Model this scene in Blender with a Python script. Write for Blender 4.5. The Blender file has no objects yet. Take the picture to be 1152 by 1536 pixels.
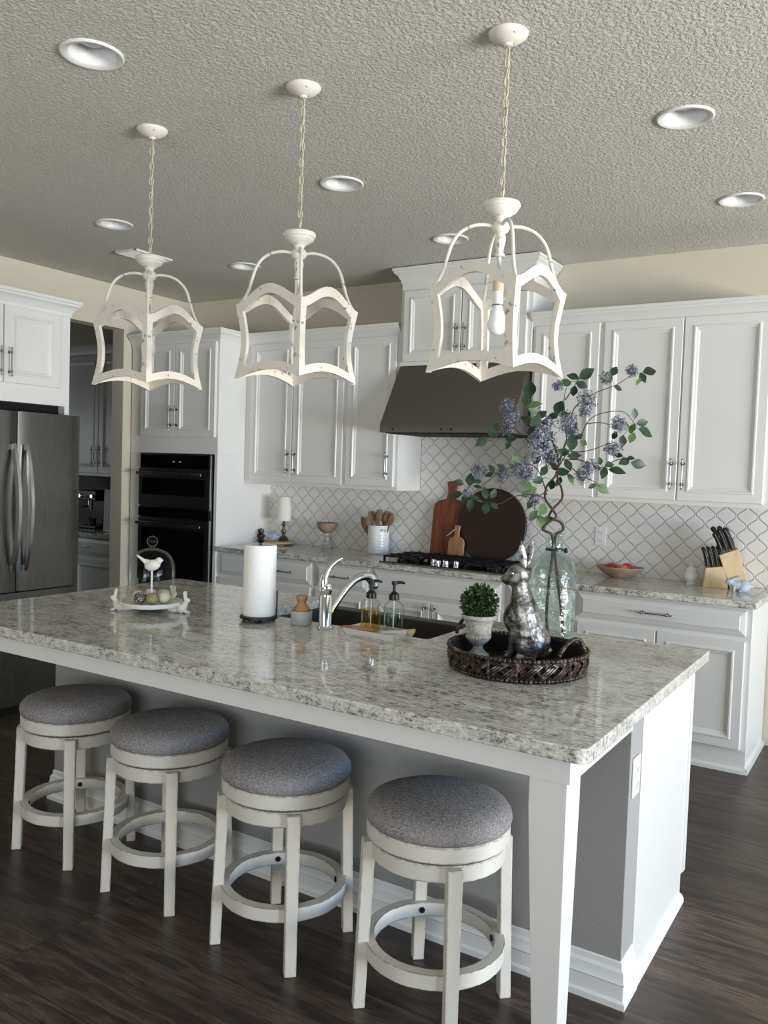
import bpy, bmesh, math, random
from mathutils import Vector, Matrix
random.seed(7)
C = bpy.context.scene.collection
PI = math.pi

# ------------------------------------------------------------------ camera, world, lights, exposure
F_PX = 1262.741
CAM = Vector((0.58761619, -1.84612013, 1.53891355))
CR = Vector((0.84692217, 0.53068944, 0.03303883))
CU = Vector((-0.05559008, 0.02657754, 0.99809988))
CF = Vector((-0.52880297, 0.84714955, -0.05201018))
cd = bpy.data.cameras.new('camera'); cam = bpy.data.objects.new('camera', cd); C.objects.link(cam)
cam.matrix_world = Matrix(((CR.x, CU.x, -CF.x, CAM.x), (CR.y, CU.y, -CF.y, CAM.y), (CR.z, CU.z, -CF.z, CAM.z), (0, 0, 0, 1)))
cd.sensor_fit = 'HORIZONTAL'; cd.sensor_width = 36; cd.lens = 36 * F_PX / 1152; cd.clip_start = .02
sc = bpy.context.scene
sc.camera = cam
sc.view_settings.view_transform = 'Standard'
sc.view_settings.look = 'None'
sc.view_settings.gamma = 1
sc.view_settings.use_curve_mapping = False
sc.view_settings.exposure = 0.08
sc.cycles.use_denoising = True
sc.cycles.max_bounces = 10
sc.cycles.diffuse_bounces = 5
sc.cycles.transparent_max_bounces = 16
sc.cycles.sample_clamp_indirect = 6
sc.cycles.caustics_reflective = False
sc.cycles.caustics_refractive = False

w = bpy.data.worlds.new('world'); sc.world = w; w.use_nodes = True
w.node_tree.nodes['Background'].inputs[0].default_value = (.75, .86, 1, 1)
w.node_tree.nodes['Background'].inputs[1].default_value = 1.2

def area(name, loc, aim, sx, sy, power, col, spread=180):
    l = bpy.data.lights.new(name, 'AREA'); l.shape = 'RECTANGLE'; l.size = sx; l.size_y = sy
    l.energy = power; l.color = col; l.spread = math.radians(spread)
    o = bpy.data.objects.new(name, l); C.objects.link(o); o.location = loc
    o.rotation_euler = (Vector(aim) - Vector(loc)).to_track_quat('-Z', 'Y').to_euler()
    return o
# daylight through the sliding door on the right: sky from above, sunlit ground from below
area('sky_light', (6.55, .2, 1.8), (0, .8, .2), 4.2, 1.1, 150, (.22, .54, 1.0), 140)
area('ground_bounce_light', (6.55, .2, .8), (2.6, .5, 2.9), 4.2, 1.2, 272, (1.0, .92, .79), 104)
area('ceiling_fill_light', (.3, -5.12, .9), (-1.2, -1.2, 2.9), 3.4, .8, 34, (1.0, .95, .88), 110)  # added uplight to brighten the ceiling, set low behind the camera
area('pantry_fill_light', (-7.2, 1.9, 1.5), (-5.4, 2.8, 1.1), .8, 1.0, 5, (.85, .92, 1.0))  # added fill to lift the dark pantry; no window is modelled there
# daylight through the window wall behind the camera
area('garden_window_light', (.3, -5.15, 1.5), (-1.6, 1.0, 1.3), 3.4, 1.7, 32, (.70, .85, 1.0))

# ------------------------------------------------------------------ pixel helper (a point of the photo at a known depth)
def ray(px, py):
    return CF + CR * ((px - 576) / F_PX) - CU * ((py - 768) / F_PX)
def at_z(px, py, z):
    d = ray(px, py); return CAM + d * ((z - CAM.z) / d.z)
def at_depth(px, py, depth):
    return CAM + ray(px, py) * depth

# ------------------------------------------------------------------ materials
def lin(c):
    return tuple(((x / 255) / 12.92 if x / 255 <= .04045 else ((x / 255 + .055) / 1.055) ** 2.4) for x in c)
MATS = {}
def mat(name, col, rough=.5, metal=0, spec=.5, **kw):
    m = bpy.data.materials.new(name); m.use_nodes = True
    b = m.node_tree.nodes['Principled BSDF']
    b.inputs['Base Color'].default_value = (*lin(col), 1)
    b.inputs['Roughness'].default_value = rough
    b.inputs['Metallic'].default_value = metal
    b.inputs['Specular IOR Level'].default_value = spec
    for k, v in kw.items():
        b.inputs[k.replace('_', ' ')].default_value = v
    MATS[name] = m
    return m
class NT:
    def __init__(s, m): s.m = m; s.t = m.node_tree; s.b = s.t.nodes['Principled BSDF']
    def n(s, typ, ins=None, **props):
        x = s.t.nodes.new(typ)
        for k, v in props.items(): setattr(x, k, v)
        for k, v in (ins or {}).items():
            if isinstance(v, bpy.types.NodeSocket): s.t.links.new(v, x.inputs[k])
            else: x.inputs[k].default_value = v
        return x
    def l(s, a, b): s.t.links.new(a, b)
    def coord(s, kind='Object', scale=(1, 1, 1)):
        tc = s.n('ShaderNodeTexCoord'); mp = s.n('ShaderNodeMapping', {0: tc.outputs[kind]})
        mp.inputs['Scale'].default_value = scale; return mp.outputs[0]
    def noise(s, vec, scale, detail=3, rough=.55):
        return s.n('ShaderNodeTexNoise', {'Vector': vec, 'Scale': scale, 'Detail': detail, 'Roughness': rough}).outputs['Fac']
    def ramp(s, fac, stops):
        r = s.n('ShaderNodeValToRGB', {0: fac}); e = r.color_ramp.elements
        while len(e) < len(stops): e.new(.5)
        for q, (p, c) in zip(e, stops): q.position = p; q.color = (*lin(c), 1) if len(c) == 3 else c
        return r.outputs[0]
    def mix(s, fac, a, b, mode='MIX'):
        x = s.n('ShaderNodeMix', data_type='RGBA', blend_type=mode)
        for k, v in ((0, fac), (6, a), (7, b)):
            if isinstance(v, bpy.types.NodeSocket): s.l(v, x.inputs[k])
            else: x.inputs[k].default_value = v if k == 0 else ((*lin(v), 1) if len(v) == 3 else v)
        return x.outputs[2]
    def math(s, op, a, b=0, c=0, clamp=False):
        x = s.n('ShaderNodeMath', operation=op, use_clamp=clamp)
        for i, v in enumerate((a, b, c)):
            if isinstance(v, bpy.types.NodeSocket): s.l(v, x.inputs[i])
            else: x.inputs[i].default_value = v
        return x.outputs[0]
    def bump(s, h, dist, strength=1.0):
        b = s.n('ShaderNodeBump', {'Height': h, 'Distance': dist, 'Strength': strength})
        s.l(b.outputs[0], s.b.inputs['Normal']); return b
    def color(s, c): s.l(c, s.b.inputs['Base Color'])
    def rough(s, c): s.l(c, s.b.inputs['Roughness'])
BW = lambda v: (v, v, v, 1)

cab = mat('cabinet_paint', (230, 229, 225), .32)
wallm = mat('wall_paint', (214, 206, 186), .85); t = NT(wallm); t.bump(t.noise(t.coord(), 160), .0015, .5)
kneem = mat('island_wall_shaded_paint', (158, 157, 155), .8); t = NT(kneem); t.bump(t.noise(t.coord(), 130, 4), .002, .6)  # grey paint taken darker, with shade under the overhang put into the colour
trimm = mat('trim_paint', (238, 240, 240), .35)
ceilm = mat('ceiling_knockdown', (226, 224, 216), .9); t = NT(ceilm)
v = t.coord(); n1 = t.noise(v, 74, 4, .62)
h = t.n('ShaderNodeMapRange', {0: n1, 1: .40, 2: .64}); t.bump(h.outputs[0], .0075, 1.0)
darkceil = mat('pantry_shaded_paint', (110, 108, 102), .9)  # unlit pantry's dark put into wall and ceiling colour; also the grey backsplash

floorm = mat('floor_planks', (70, 58, 50), .38); t = NT(floorm)
v = t.coord()
br = t.n('ShaderNodeTexBrick', {'Vector': v, 'Color1': BW(.0), 'Color2': BW(1), 'Mortar': BW(.5), 'Scale': 1, 'Mortar Size': .0016, 'Mortar Smooth': .1, 'Brick Width': 1.22, 'Row Height': .182})
br.offset = .37; br.offset_frequency = 1
vs = t.n('ShaderNodeVectorMath', {0: v, 1: br.outputs['Color']}, operation='ADD')
mp = t.n('ShaderNodeMapping', {0: vs.outputs[0]}); mp.inputs['Scale'].default_value = (1.3, 9, 1)
g1 = t.noise(mp.outputs[0], 1.6, 8, .65)
mp2 = t.n('ShaderNodeMapping', {0: vs.outputs[0]}); mp2.inputs['Scale'].default_value = (2.2, 60, 1)
g2 = t.noise(mp2.outputs[0], 2.2, 5, .6)
base = t.ramp(g1, [(.32, (34, 26, 23)), (.46, (70, 57, 50)), (.54, (104, 89, 80)), (.62, (62, 50, 44)), (.74, (38, 29, 26))])
fine = t.ramp(g2, [(.36, (120, 118, 118)), (.56, (255, 255, 255))])
c = t.mix(.55, base, fine, 'MULTIPLY')
tone = t.ramp(br.outputs['Color'], [(0, (165, 155, 150)), (1, (255, 250, 245))])
c = t.mix(.8, c, tone, 'MULTIPLY')
c = t.mix(br.outputs['Fac'], c, (16, 12, 10)); t.color(c)
hh = t.math('SUBTRACT', t.math('MULTIPLY', g2, .35), br.outputs['Fac']); t.bump(hh, .0015, .8)
t.rough(t.math('ADD', t.math('MULTIPLY', g2, .2), .27))

gran = mat('speckled_stone', (160, 158, 148), .07, spec=.6); t = NT(gran)
v = t.coord('Object', (1, 2.0, 1.6))
a = t.noise(v, 36, 6, .72); b_ = t.noise(v, 120, 3, .6); c_ = t.noise(v, 7, 3, .6)
s_ = t.math('ADD', t.math('MULTIPLY', a, .55), t.math('ADD', t.math('MULTIPLY', b_, .33), t.math('MULTIPLY', c_, .22)))
t.color(t.ramp(s_, [(.44, (98, 96, 94)), (.49, (148, 146, 141)), (.53, (192, 190, 181)), (.59, (212, 209, 200)), (.65, (236, 233, 225))]))

tile = mat('arabesque_tile', (214, 212, 206), .16); t = NT(tile)
tc = t.n('ShaderNodeTexCoord'); sx = t.n('ShaderNodeSeparateXYZ', {0: tc.outputs['Object']})
W_ = .1165
u = t.math('MULTIPLY', t.math('ADD', sx.outputs[0], .564), 2 / W_)
vv = t.math('DIVIDE', t.math('SUBTRACT', sx.outputs[2], 1.326), W_)
cw = t.math('MULTIPLY', t.math('COSINE', t.math('MULTIPLY', vv, 2 * PI)), .435)
# wavy grout lines in anti-phase: even lines at 2k - c, odd lines at 2k+1 + c
def near(x):
    f = t.math('FLOORED_MODULO', t.math('ADD', x, 1), 2); return t.math('ABSOLUTE', t.math('SUBTRACT', f, 1))
d1 = near(t.math('ADD', t.math('ADD', u, .5), cw)); d2 = near(t.math('SUBTRACT', t.math('ADD', u, .5 - 1), cw))
sn = t.math('SINE', t.math('MULTIPLY', vv, 2 * PI))
gr = t.math('SQRT', t.math('ADD', 1, t.math('MULTIPLY', t.math('MULTIPLY', sn, sn), 2.4)))
dd = t.math('DIVIDE', t.math('MINIMUM', d1, d2), gr)
ht = t.n('ShaderNodeMapRange', {0: dd, 1: .02, 2: .10}, interpolation_type='SMOOTHSTEP').outputs[0]
gm = t.n('ShaderNodeMapRange', {0: dd, 1: .020, 2: .038}).outputs[0]
t.color(t.mix(gm, (166, 162, 154), (228, 226, 222))); t.bump(ht, .0025, .8)
t.rough(t.math('SUBTRACT', .75, t.math('MULTIPLY', gm, .6)))

def wear(name, col, wearcol, fleck=(.64, .70), edge=True, scale=28, rough=.5):
    m = mat(name, col, rough); t = NT(m); v = t.coord('Object')
    n1 = t.noise(v, scale, 5, .7)
    f = t.n('ShaderNodeMapRange', {0: n1, 1: fleck[0], 2: fleck[1]}).outputs[0]
    if edge:
        bv = t.n('ShaderNodeBevel', {'Radius': .006}); bv.samples = 4
        ge = t.n('ShaderNodeNewGeometry')
        dp = t.n('ShaderNodeVectorMath', {0: bv.outputs[0], 1: ge.outputs['Normal']}, operation='DOT_PRODUCT').outputs['Value']
        e = t.n('ShaderNodeMapRange', {0: dp, 1: .985, 2: .90}).outputs[0]
        n2 = t.n('ShaderNodeMapRange', {0: t.noise(v, 34, 4, .7), 1: .45, 2: .54}).outputs[0]
        f = t.math('MAXIMUM', f, t.math('MULTIPLY', e, n2))
    shade = t.mix(t.noise(v, 9, 3), tuple(int(x * .9) for x in col), col)
    t.color(t.mix(f, shade, wearcol)); t.bump(n1, .001, .4)
    return m
stoolm = wear('distressed_white_wood', (228, 224, 214), (92, 62, 44), fleck=(.74, .80))
lanternm = wear('chalky_cream_paint', (238, 233, 221), (132, 118, 104), fleck=(.60, .68), edge=False, scale=34, rough=.65)
bowlwash = wear('whitewashed_wood', (212, 204, 194), (150, 132, 116), fleck=(.48, .6), edge=False, scale=60)

fab = mat('grey_tweed', (120, 118, 122), .95); t = NT(fab); v = t.coord()
wa = t.noise(t.coord('Object', (1, 8, 8)), 90, 2); wb = t.noise(t.coord('Object', (8, 1, 8)), 90, 2)
s_ = t.math('ADD', t.math('MULTIPLY', wa, .5), t.math('MULTIPLY', wb, .5))
t.color(t.ramp(s_, [(.38, (86, 84, 88)), (.5, (142, 138, 138)), (.62, (202, 195, 188))])); t.bump(s_, .003, .8)

def brushed(name, col, rough, vert=True):
    m = mat(name, col, rough, 1); t = NT(m)
    n = t.noise(t.coord('Object', (60, 60, .6) if vert else (.6, 60, 60)), 6, 3)
    t.rough(t.math('ADD', t.math('MULTIPLY', n, .12), rough - .05)); return m
steel = brushed('brushed_steel', (112, 111, 107), .27)
hoodm = brushed('slate_steel', (128, 125, 118), .42, False)
chrome = mat('chrome', (225, 228, 232), .07, 1)
nickel = mat('polished_nickel', (170, 164, 158), .18, 1)
silverleaf = mat('hammered_silver', (176, 172, 170), .42, 1); t = NT(silverleaf)
vo = t.n('ShaderNodeTexVoronoi', {'Vector': t.coord(), 'Scale': 85}); n = t.noise(t.coord(), 22, 5, .7)
t.bump(t.math('ADD', t.math('MULTIPLY', vo.outputs['Distance'], .5), t.math('MULTIPLY', n, .9)), .0034, .75)
t.color(t.ramp(n, [(.38, (70, 66, 65)), (.52, (140, 137, 135)), (.68, (206, 203, 201))]))
blackgloss = mat('black_glass', (8, 8, 9), .04)
blackm = mat('black_plastic', (18, 18, 20), .35)
castiron = mat('cast_iron', (20, 20, 22), .5)
darkgap = mat('dark_recess', (10, 9, 8), .9)
sinkm = mat('charcoal_composite', (62, 60, 56), .45)
plastic = mat('white_plastic', (232, 232, 230), .35)
canm = mat('white_reflector', (225, 228, 232), .4)
ceramic = mat('white_ceramic', (236, 236, 234), .18)
matteceramic = mat('matte_white_ceramic', (226, 222, 214), .55)
grayceramic = mat('grey_ceramic', (176, 174, 172), .4)
bluebisque = mat('pale_blue_bisque', (172, 184, 196), .45)
stone = mat('grey_cast_stone', (164, 162, 154), .85); t = NT(stone); n = t.noise(t.coord(), 60, 5, .7)
t.color(t.ramp(n, [(.35, (132, 128, 118)), (.6, (184, 182, 174))])); t.bump(n, .002, .6)
paper = mat('paper_towel', (244, 243, 238), .95); t = NT(paper)
vo = t.n('ShaderNodeTexVoronoi', {'Vector': t.coord(), 'Scale': 90}); t.bump(vo.outputs['Distance'], .0012, .7)
def woodm(name, c1, c2, sc_=(1, 1, .12), s=30, rough=.45):
    m = mat(name, c1, rough); t = NT(m); n = t.noise(t.coord('Object', sc_), s, 5, .6)
    t.color(t.ramp(n, [(.3, c1), (.7, c2)])); return m
acacia = woodm('acacia_wood', (78, 36, 20), (140, 76, 44))
olive = woodm('honey_wood', (144, 102, 62), (184, 140, 96))
walnut = woodm('dark_walnut', (20, 8, 7), (46, 17, 14), (.12, 1, 1), 18, .35)
bamboo = woodm('bamboo', (204, 176, 134), (222, 198, 158))
lightwood = woodm('light_wood', (176, 140, 100), (206, 172, 130), (.15, 1, 1))
spoonw = woodm('spoon_wood', (84, 60, 44), (146, 112, 84))
dough = woodm('weathered_bowl_wood', (128, 104, 84), (170, 146, 122), (1, 1, 1), 40, .6)
copper = woodm('copper_glaze', (138, 104, 84), (186, 162, 142), (1, 1, 1), 12, .35)
rattan = mat('dark_rattan', (66, 50, 42), .35); t = NT(rattan); n = t.noise(t.coord(), 60, 3)
t.color(t.ramp(n, [(.38, (20, 15, 14)), (.56, (52, 39, 33)), (.74, (140, 116, 102))]))  # palest stop paints the weave's highlights into the colour
leafm = mat('leaf_green', (44, 74, 44), .45); t = NT(leafm); n = t.noise(t.coord(), 22, 3)
t.color(t.ramp(n, [(.35, (18, 36, 22)), (.65, (44, 72, 44))]))
leaflight = mat('leaf_pale_green', (92, 116, 70), .5)
boxwood = mat('boxwood_leaf', (44, 62, 30), .5); t = NT(boxwood); n = t.noise(t.coord(), 70, 3)
t.color(t.ramp(n, [(.35, (24, 38, 20)), (.6, (58, 80, 38)), (.75, (104, 122, 70))]))
flowerm = mat('dusty_blue_petals', (126, 128, 160), .7); t = NT(flowerm); n = t.noise(t.coord(), 60, 3)
t.color(t.ramp(n, [(.33, (72, 72, 96)), (.50, (112, 113, 138)), (.60, (150, 151, 160)), (.68, (134, 142, 104))]))
flowergreen = mat('green_buds', (136, 146, 96), .7)
barkm = mat('twig_bark', (66, 52, 40), .85); t = NT(barkm); t.bump(t.noise(t.coord(), 120, 3), .003)
shadem = mat('linen_shade', (232, 228, 218), .9)
soapy = mat('amber_soap', (206, 176, 112), .25)
soapclear = mat('clear_soap', (196, 202, 196), .25)
bulbm = mat('frosted_bulb', (240, 242, 242), .3)
screenm = mat('oven_display', (190, 200, 210), .4)
applem = mat('red_apple', (176, 52, 36), .3)
peachm = mat('orange_peach', (216, 108, 62), .45)
eggw = mat('cream_egg', (214, 206, 184), .4)
eggs_ = mat('speckled_egg', (210, 206, 198), .5); t = NT(eggs_); vo = t.n('ShaderNodeTexVoronoi', {'Vector': t.coord(), 'Scale': 190})
t.color(t.ramp(vo.outputs['Distance'], [(.25, (232, 230, 222)), (.42, (70, 60, 54))]))
eggg = mat('olive_egg', (150, 146, 96), .4)
def thinglass(name, tint, gloss=.1, extra=0.0):
    m = bpy.data.materials.new(name); m.use_nodes = True; nt = m.node_tree; nt.nodes.remove(nt.nodes['Principled BSDF'])
    out = nt.nodes['Material Output']
    tr = nt.nodes.new('ShaderNodeBsdfTransparent'); tr.inputs[0].default_value = (*lin(tint), 1)
    gl = nt.nodes.new('ShaderNodeBsdfGlossy'); gl.inputs['Roughness'].default_value = .02
    lw = nt.nodes.new('ShaderNodeLayerWeight'); lw.inputs[0].default_value = gloss
    mx = nt.nodes.new('ShaderNodeMixShader')
    ad = nt.nodes.new('ShaderNodeMath'); ad.operation = 'ADD'; ad.use_clamp = True; ad.inputs[1].default_value = extra
    ml = nt.nodes.new('ShaderNodeMath'); ml.operation = 'MULTIPLY'; ml.inputs[1].default_value = .42
    nt.links.new(lw.outputs['Fresnel'], ml.inputs[0]); nt.links.new(ml.outputs[0], ad.inputs[0]); nt.links.new(ad.outputs[0], mx.inputs[0])
    nt.links.new(tr.outputs[0], mx.inputs[1]); nt.links.new(gl.outputs[0], mx.inputs[2]); nt.links.new(mx.outputs[0], out.inputs[0])
    return m
glass = thinglass('clear_glass', (253, 254, 253), .12, .01)
bottleglass = thinglass('seeded_green_glass', (238, 246, 244), .16, .05)
nt = bottleglass.node_tree
bn = nt.nodes.new('ShaderNodeBump'); bn.inputs['Distance'].default_value = .01; bn.inputs['Strength'].default_value = .8
mx0 = [q for q in nt.nodes if q.type == 'MIX_SHADER'][0]; df = nt.nodes.new('ShaderNodeBsdfTranslucent'); df.inputs[0].default_value = (*lin((226, 238, 236)), 1)
mx2 = nt.nodes.new('ShaderNodeMixShader'); no2 = nt.nodes.new('ShaderNodeTexNoise'); no2.inputs['Scale'].default_value = 34; no2.inputs['Detail'].default_value = 5; no2.inputs['Roughness'].default_value = .7
rg = nt.nodes.new('ShaderNodeMapRange'); rg.inputs[1].default_value = .46; rg.inputs[2].default_value = .64; rg.inputs[3].default_value = .05; rg.inputs[4].default_value = .36
nt.links.new(no2.outputs['Fac'], rg.inputs[0]); nt.links.new(rg.outputs[0], mx2.inputs[0]); nt.links.new(mx0.outputs[0], mx2.inputs[1]); nt.links.new(df.outputs[0], mx2.inputs[2]); nt.links.new(mx2.outputs[0], nt.nodes['Material Output'].inputs[0])
no = nt.nodes.new('ShaderNodeTexNoise'); no.inputs['Scale'].default_value = 26; no.inputs['Detail'].default_value = 3
tcn = nt.nodes.new('ShaderNodeTexCoord'); nt.links.new(tcn.outputs['Object'], no.inputs['Vector']); nt.links.new(tcn.outputs['Object'], no2.inputs['Vector'])
nt.links.new(no.outputs['Fac'], bn.inputs['Height'])
for q in nt.nodes:
    if q.type in ('BSDF_GLOSSY', 'LAYER_WEIGHT'): nt.links.new(bn.outputs[0], q.inputs['Normal'])

# ------------------------------------------------------------------ mesh helpers
class MB:
    def __init__(s): s.v = []; s.f = []
    def add(s, vs, fs):
        k = len(s.v); s.v += [tuple(x) for x in vs]; s.f += [tuple(i + k for i in f) for f in fs]; return s
    def box(s, x0, x1, y0, y1, z0, z1):
        vs = [(x, y, z) for z in (z0, z1) for y in (y0, y1) for x in (x0, x1)]
        return s.add(vs, [(0, 2, 3, 1), (4, 5, 7, 6), (0, 1, 5, 4), (2, 6, 7, 3), (0, 4, 6, 2), (1, 3, 7, 5)])
    def loft(s, rings, closed=True, cap0=True, cap1=True, loop=False):
        n = len(rings[0]); vs = [p for r in rings for p in r]; fs = []
        m = len(rings)
        for i in range(m if loop else m - 1):
            a = i * n; b = ((i + 1) % m) * n
            for j in range(n if closed else n - 1):
                k = (j + 1) % n; fs.append((a + j, a + k, b + k, b + j))
        if not loop and closed:
            if cap0: fs.append(tuple(reversed(range(n))))
            if cap1: fs.append(tuple(range((m - 1) * n, m * n)))
        return s.add(vs, fs)
    def lathe(s, prof, c=(0, 0, 0), n=32, flute=0, nf=0):
        rings = []
        for r, z in prof:
            rings.append([(c[0] + (r * (1 + (flute * math.cos(nf * 2 * PI * k / n)))) * math.cos(2 * PI * k / n),
                           c[1] + (r * (1 + (flute * math.cos(nf * 2 * PI * k / n)))) * math.sin(2 * PI * k / n), c[2] + z) for k in range(n)])
        return s.loft(rings, True, False, False)
    def tube(s, pts, r, n=8, closed=False, sq=None):
        pts = [Vector(p) for p in pts]; m = len(pts); rings = []
        rr = r if isinstance(r, (list, tuple)) else [r] * m
        up = None
        for i, p in enumerate(pts):
            if closed: d = pts[(i + 1) % m] - pts[i - 1]
            else: d = pts[min(i + 1, m - 1)] - pts[max(i - 1, 0)]
            d.normalize()
            if up is None:
                up = Vector((0, 0, 1)) if abs(d.z) < .9 else Vector((1, 0, 0))
            x = up - d * up.dot(d)
            if x.length < 1e-4: x = d.orthogonal()
            x.normalize(); y = d.cross(x); up = x
            if sq:
                rings.append([p + x * (a * sq[0]) + y * (b * sq[1]) for a, b in ((1, 1), (-1, 1), (-1, -1), (1, -1))])
            else:
                rings.append([p + (x * math.cos(2 * PI * k / n) + y * math.sin(2 * PI * k / n)) * rr[i] for k in range(n)])
        return s.loft(rings, True, True, True, loop=closed)
    def cyl(s, p0, p1, r0, r1=None, n=16):
        return s.tube([p0, p1], [r0, r0 if r1 is None else r1], n)
    def sphere(s, c, r, n=12, m=8, R=None):
        r = (r, r, r) if not isinstance(r, (tuple, list)) else r
        rings = []
        for i in range(m + 1):
            a = -PI / 2 + PI * i / m; a = max(min(a, PI / 2 - .02), -PI / 2 + .02)
            ring = []
            for k in range(n):
                p = Vector((r[0] * math.cos(a) * math.cos(2 * PI * k / n), r[1] * math.cos(a) * math.sin(2 * PI * k / n), r[2] * math.sin(a)))
                if R is not None: p = R @ p
                ring.append(Vector(c) + p)
            rings.append(ring)
        return s.loft(rings)
    def prism(s, poly, z0, z1, fn=None):
        fn = fn or (lambda a, b, z: (a, b, z)); n = len(poly)
        return s.loft([[fn(a, b, z0) for a, b in poly], [fn(a, b, z1) for a, b in poly]])
    def build(s, name, m, parent=None, smooth=None, bevel=None, seg=2, loc=None):
        me = bpy.data.meshes.new(name); me.from_pydata([tuple(x) for x in s.v], [], s.f)
        bm = bmesh.new(); bm.from_mesh(me); bmesh.ops.recalc_face_normals(bm, faces=bm.faces); bm.to_mesh(me); bm.free()
        me.materials.append(m)
        if smooth:
            me.shade_smooth(); me.set_sharp_from_angle(angle=math.radians(smooth))
        o = bpy.data.objects.new(name, me); C.objects.link(o)
        if parent: o.parent = parent
        if loc: o.location = loc
        if bevel:
            b = o.modifiers.new('bevel', 'BEVEL'); b.width = bevel; b.segments = seg; b.limit_method = 'ANGLE'; b.angle_limit = math.radians(40)
            if not smooth: me.shade_smooth(); me.set_sharp_from_angle(angle=math.radians(50))
        return o

def tag(o, label, cat, group=None):
    o['label'] = label; o['category'] = cat
    if group: o['group'] = group
    return o
def thing(name, label, cat, loc=(0, 0, 0), rz=0, group=None):
    o = bpy.data.objects.new(name, None); o.empty_display_size = .05; C.objects.link(o)
    o.location = loc; o.rotation_euler = (0, 0, rz); return tag(o, label, cat, group)
def struct(name, mb, m, **k):
    o = mb.build(name, m, **k); o['kind'] = 'structure'; return o
def copy_tree(o, parent=None):
    c = o.copy(); C.objects.link(c); c.parent = parent
    for ch in list(o.children): copy_tree(ch, c)
    return c
def blob(name, m, parent, parts, voxel=.004, smooth=6):
    """one continuous modelled surface from overlapping volumes: ('e', c, r) ellipsoid, ('c', p0, p1, r0, r1) capsule"""
    b = MB()
    for q in parts:
        if q[0] == 'e':
            b.sphere(q[1], q[2], 14, 10, q[3] if len(q) > 3 else None)
        else:
            _, p0, p1, r0, r1 = q
            p0 = Vector(p0); p1 = Vector(p1)
            pts = [p0.lerp(p1, k / 5) for k in range(6)]; rs = [r0 + (r1 - r0) * k / 5 for k in range(6)]
            b.tube(pts, rs, 12); b.sphere(p0, r0, 12, 8); b.sphere(p1, r1, 12, 8)
    o = b.build(name, m, parent)
    r = o.modifiers.new('remesh', 'REMESH'); r.mode = 'VOXEL'; r.voxel_size = voxel; r.use_smooth_shade = True
    s = o.modifiers.new('smooth', 'SMOOTH'); s.factor = .5; s.iterations = smooth
    return o

# ------------------------------------------------------------------ dimensions
H = .915; ZC = 2.896; YW = 3.449; XL = -4.75; XT = -3.80
XR, YB = 6.5, -5.0
PX = -7.3

# ------------------------------------------------------------------ setting
struct('floor', MB().box(PX - .1, XR + .1, YB - .1, YW + .1, -.1, 0), floorm)
lights = [(-1.825, .071), (-.209, 1.477), (-.187, 2.567), (-1.806, 1.509), (-3.396, 1.493), (-1.782, 2.588), (-3.378, 2.6)]
HS = .12
def ceiling():
    b = MB(); xs = {XL - .13, XR}; ys = {YB, YW}
    for x, y in lights: xs |= {x - HS, x + HS}; ys |= {y - HS, y + HS}
    xs = sorted(xs); ys = sorted(ys)
    # merge near-equal cuts by keeping them all; a light owns every cell inside its square
    def owner(cx, cy):
        for i, (x, y) in enumerate(lights):
            if abs(cx - x) < HS and abs(cy - y) < HS: return i
        return None
    for i in range(len(xs) - 1):
        for j in range(len(ys) - 1):
            x0, x1, y0, y1 = xs[i], xs[i + 1], ys[j], ys[j + 1]
            if owner((x0 + x1) / 2, (y0 + y1) / 2) is None:
                b.add([(x0, y0, ZC), (x1, y0, ZC), (x1, y1, ZC), (x0, y1, ZC)], [(0, 3, 2, 1)])
    N = 32
    for x, y in lights:
        inner = [(x + .085 * math.cos(2 * PI * k / N), y + .085 * math.sin(2 * PI * k / N), ZC) for k in range(N)]
        outer = []
        for k in range(N):
            c, s = math.cos(2 * PI * k / N), math.sin(2 * PI * k / N); q = HS / max(abs(c), abs(s)); outer.append((x + q * c, y + q * s, ZC))
        b.add(inner + outer, [(k, (k + 1) % N, N + (k + 1) % N, N + k) for k in range(N)])
    b.box(XL - .13, XR + .1, YB - .1, YW + .1, ZC + .16, ZC + .2)
    return b
o = struct('ceiling', ceiling(), ceilm)
struct('wall_back', MB().box(PX, XR + .1, YW, YW + .1, 0, 3.0), wallm)
# left wall with the pantry opening
wl = MB()
wl.box(XL - .13, XL, YB, 1.70, 0, ZC); wl.box(XL - .13, XL, 2.738, YW, 0, ZC); wl.box(XL - .13, XL, 1.70, 2.738, 2.567, ZC)
struct('wall_left', wl, wallm)
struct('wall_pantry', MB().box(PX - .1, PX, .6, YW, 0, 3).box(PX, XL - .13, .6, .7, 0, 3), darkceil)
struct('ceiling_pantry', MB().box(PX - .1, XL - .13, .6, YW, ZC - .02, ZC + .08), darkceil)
# right wall with a wide glazed opening, wall behind the camera with a window
wr = MB(); wr.box(XR, XR + .1, YB, -2.0, 0, 3); wr.box(XR, XR + .1, 2.4, YW, 0, 3); wr.box(XR, XR + .1, -2.0, 2.4, 2.45, 3)
struct('wall_right', wr, wallm)
wf = MB(); wf.box(XL, -1.5, YB - .1, YB, 0, 3); wf.box(2.1, XR, YB - .1, YB, 0, 3); wf.box(-1.5, 2.1, YB - .1, YB, 0, .6); wf.box(-1.5, 2.1, YB - .1, YB, 2.4, 3)
struct('wall_front', wf, wallm)
fr = MB()
for y0 in (-2.0, .17, 2.34): fr.box(XR + .02, XR + .08, y0, y0 + .06, 0, 2.45)
fr.box(XR + .02, XR + .08, -2.0, 2.4, 2.39, 2.45).box(XR + .02, XR + .08, -2.0, 2.4, 0, .06)
struct('window_1', fr, trimm)
fr = MB()
for x0 in (-1.5, .27, 2.04): fr.box(x0, x0 + .06, YB - .08, YB - .02, .6, 2.4)
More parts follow.
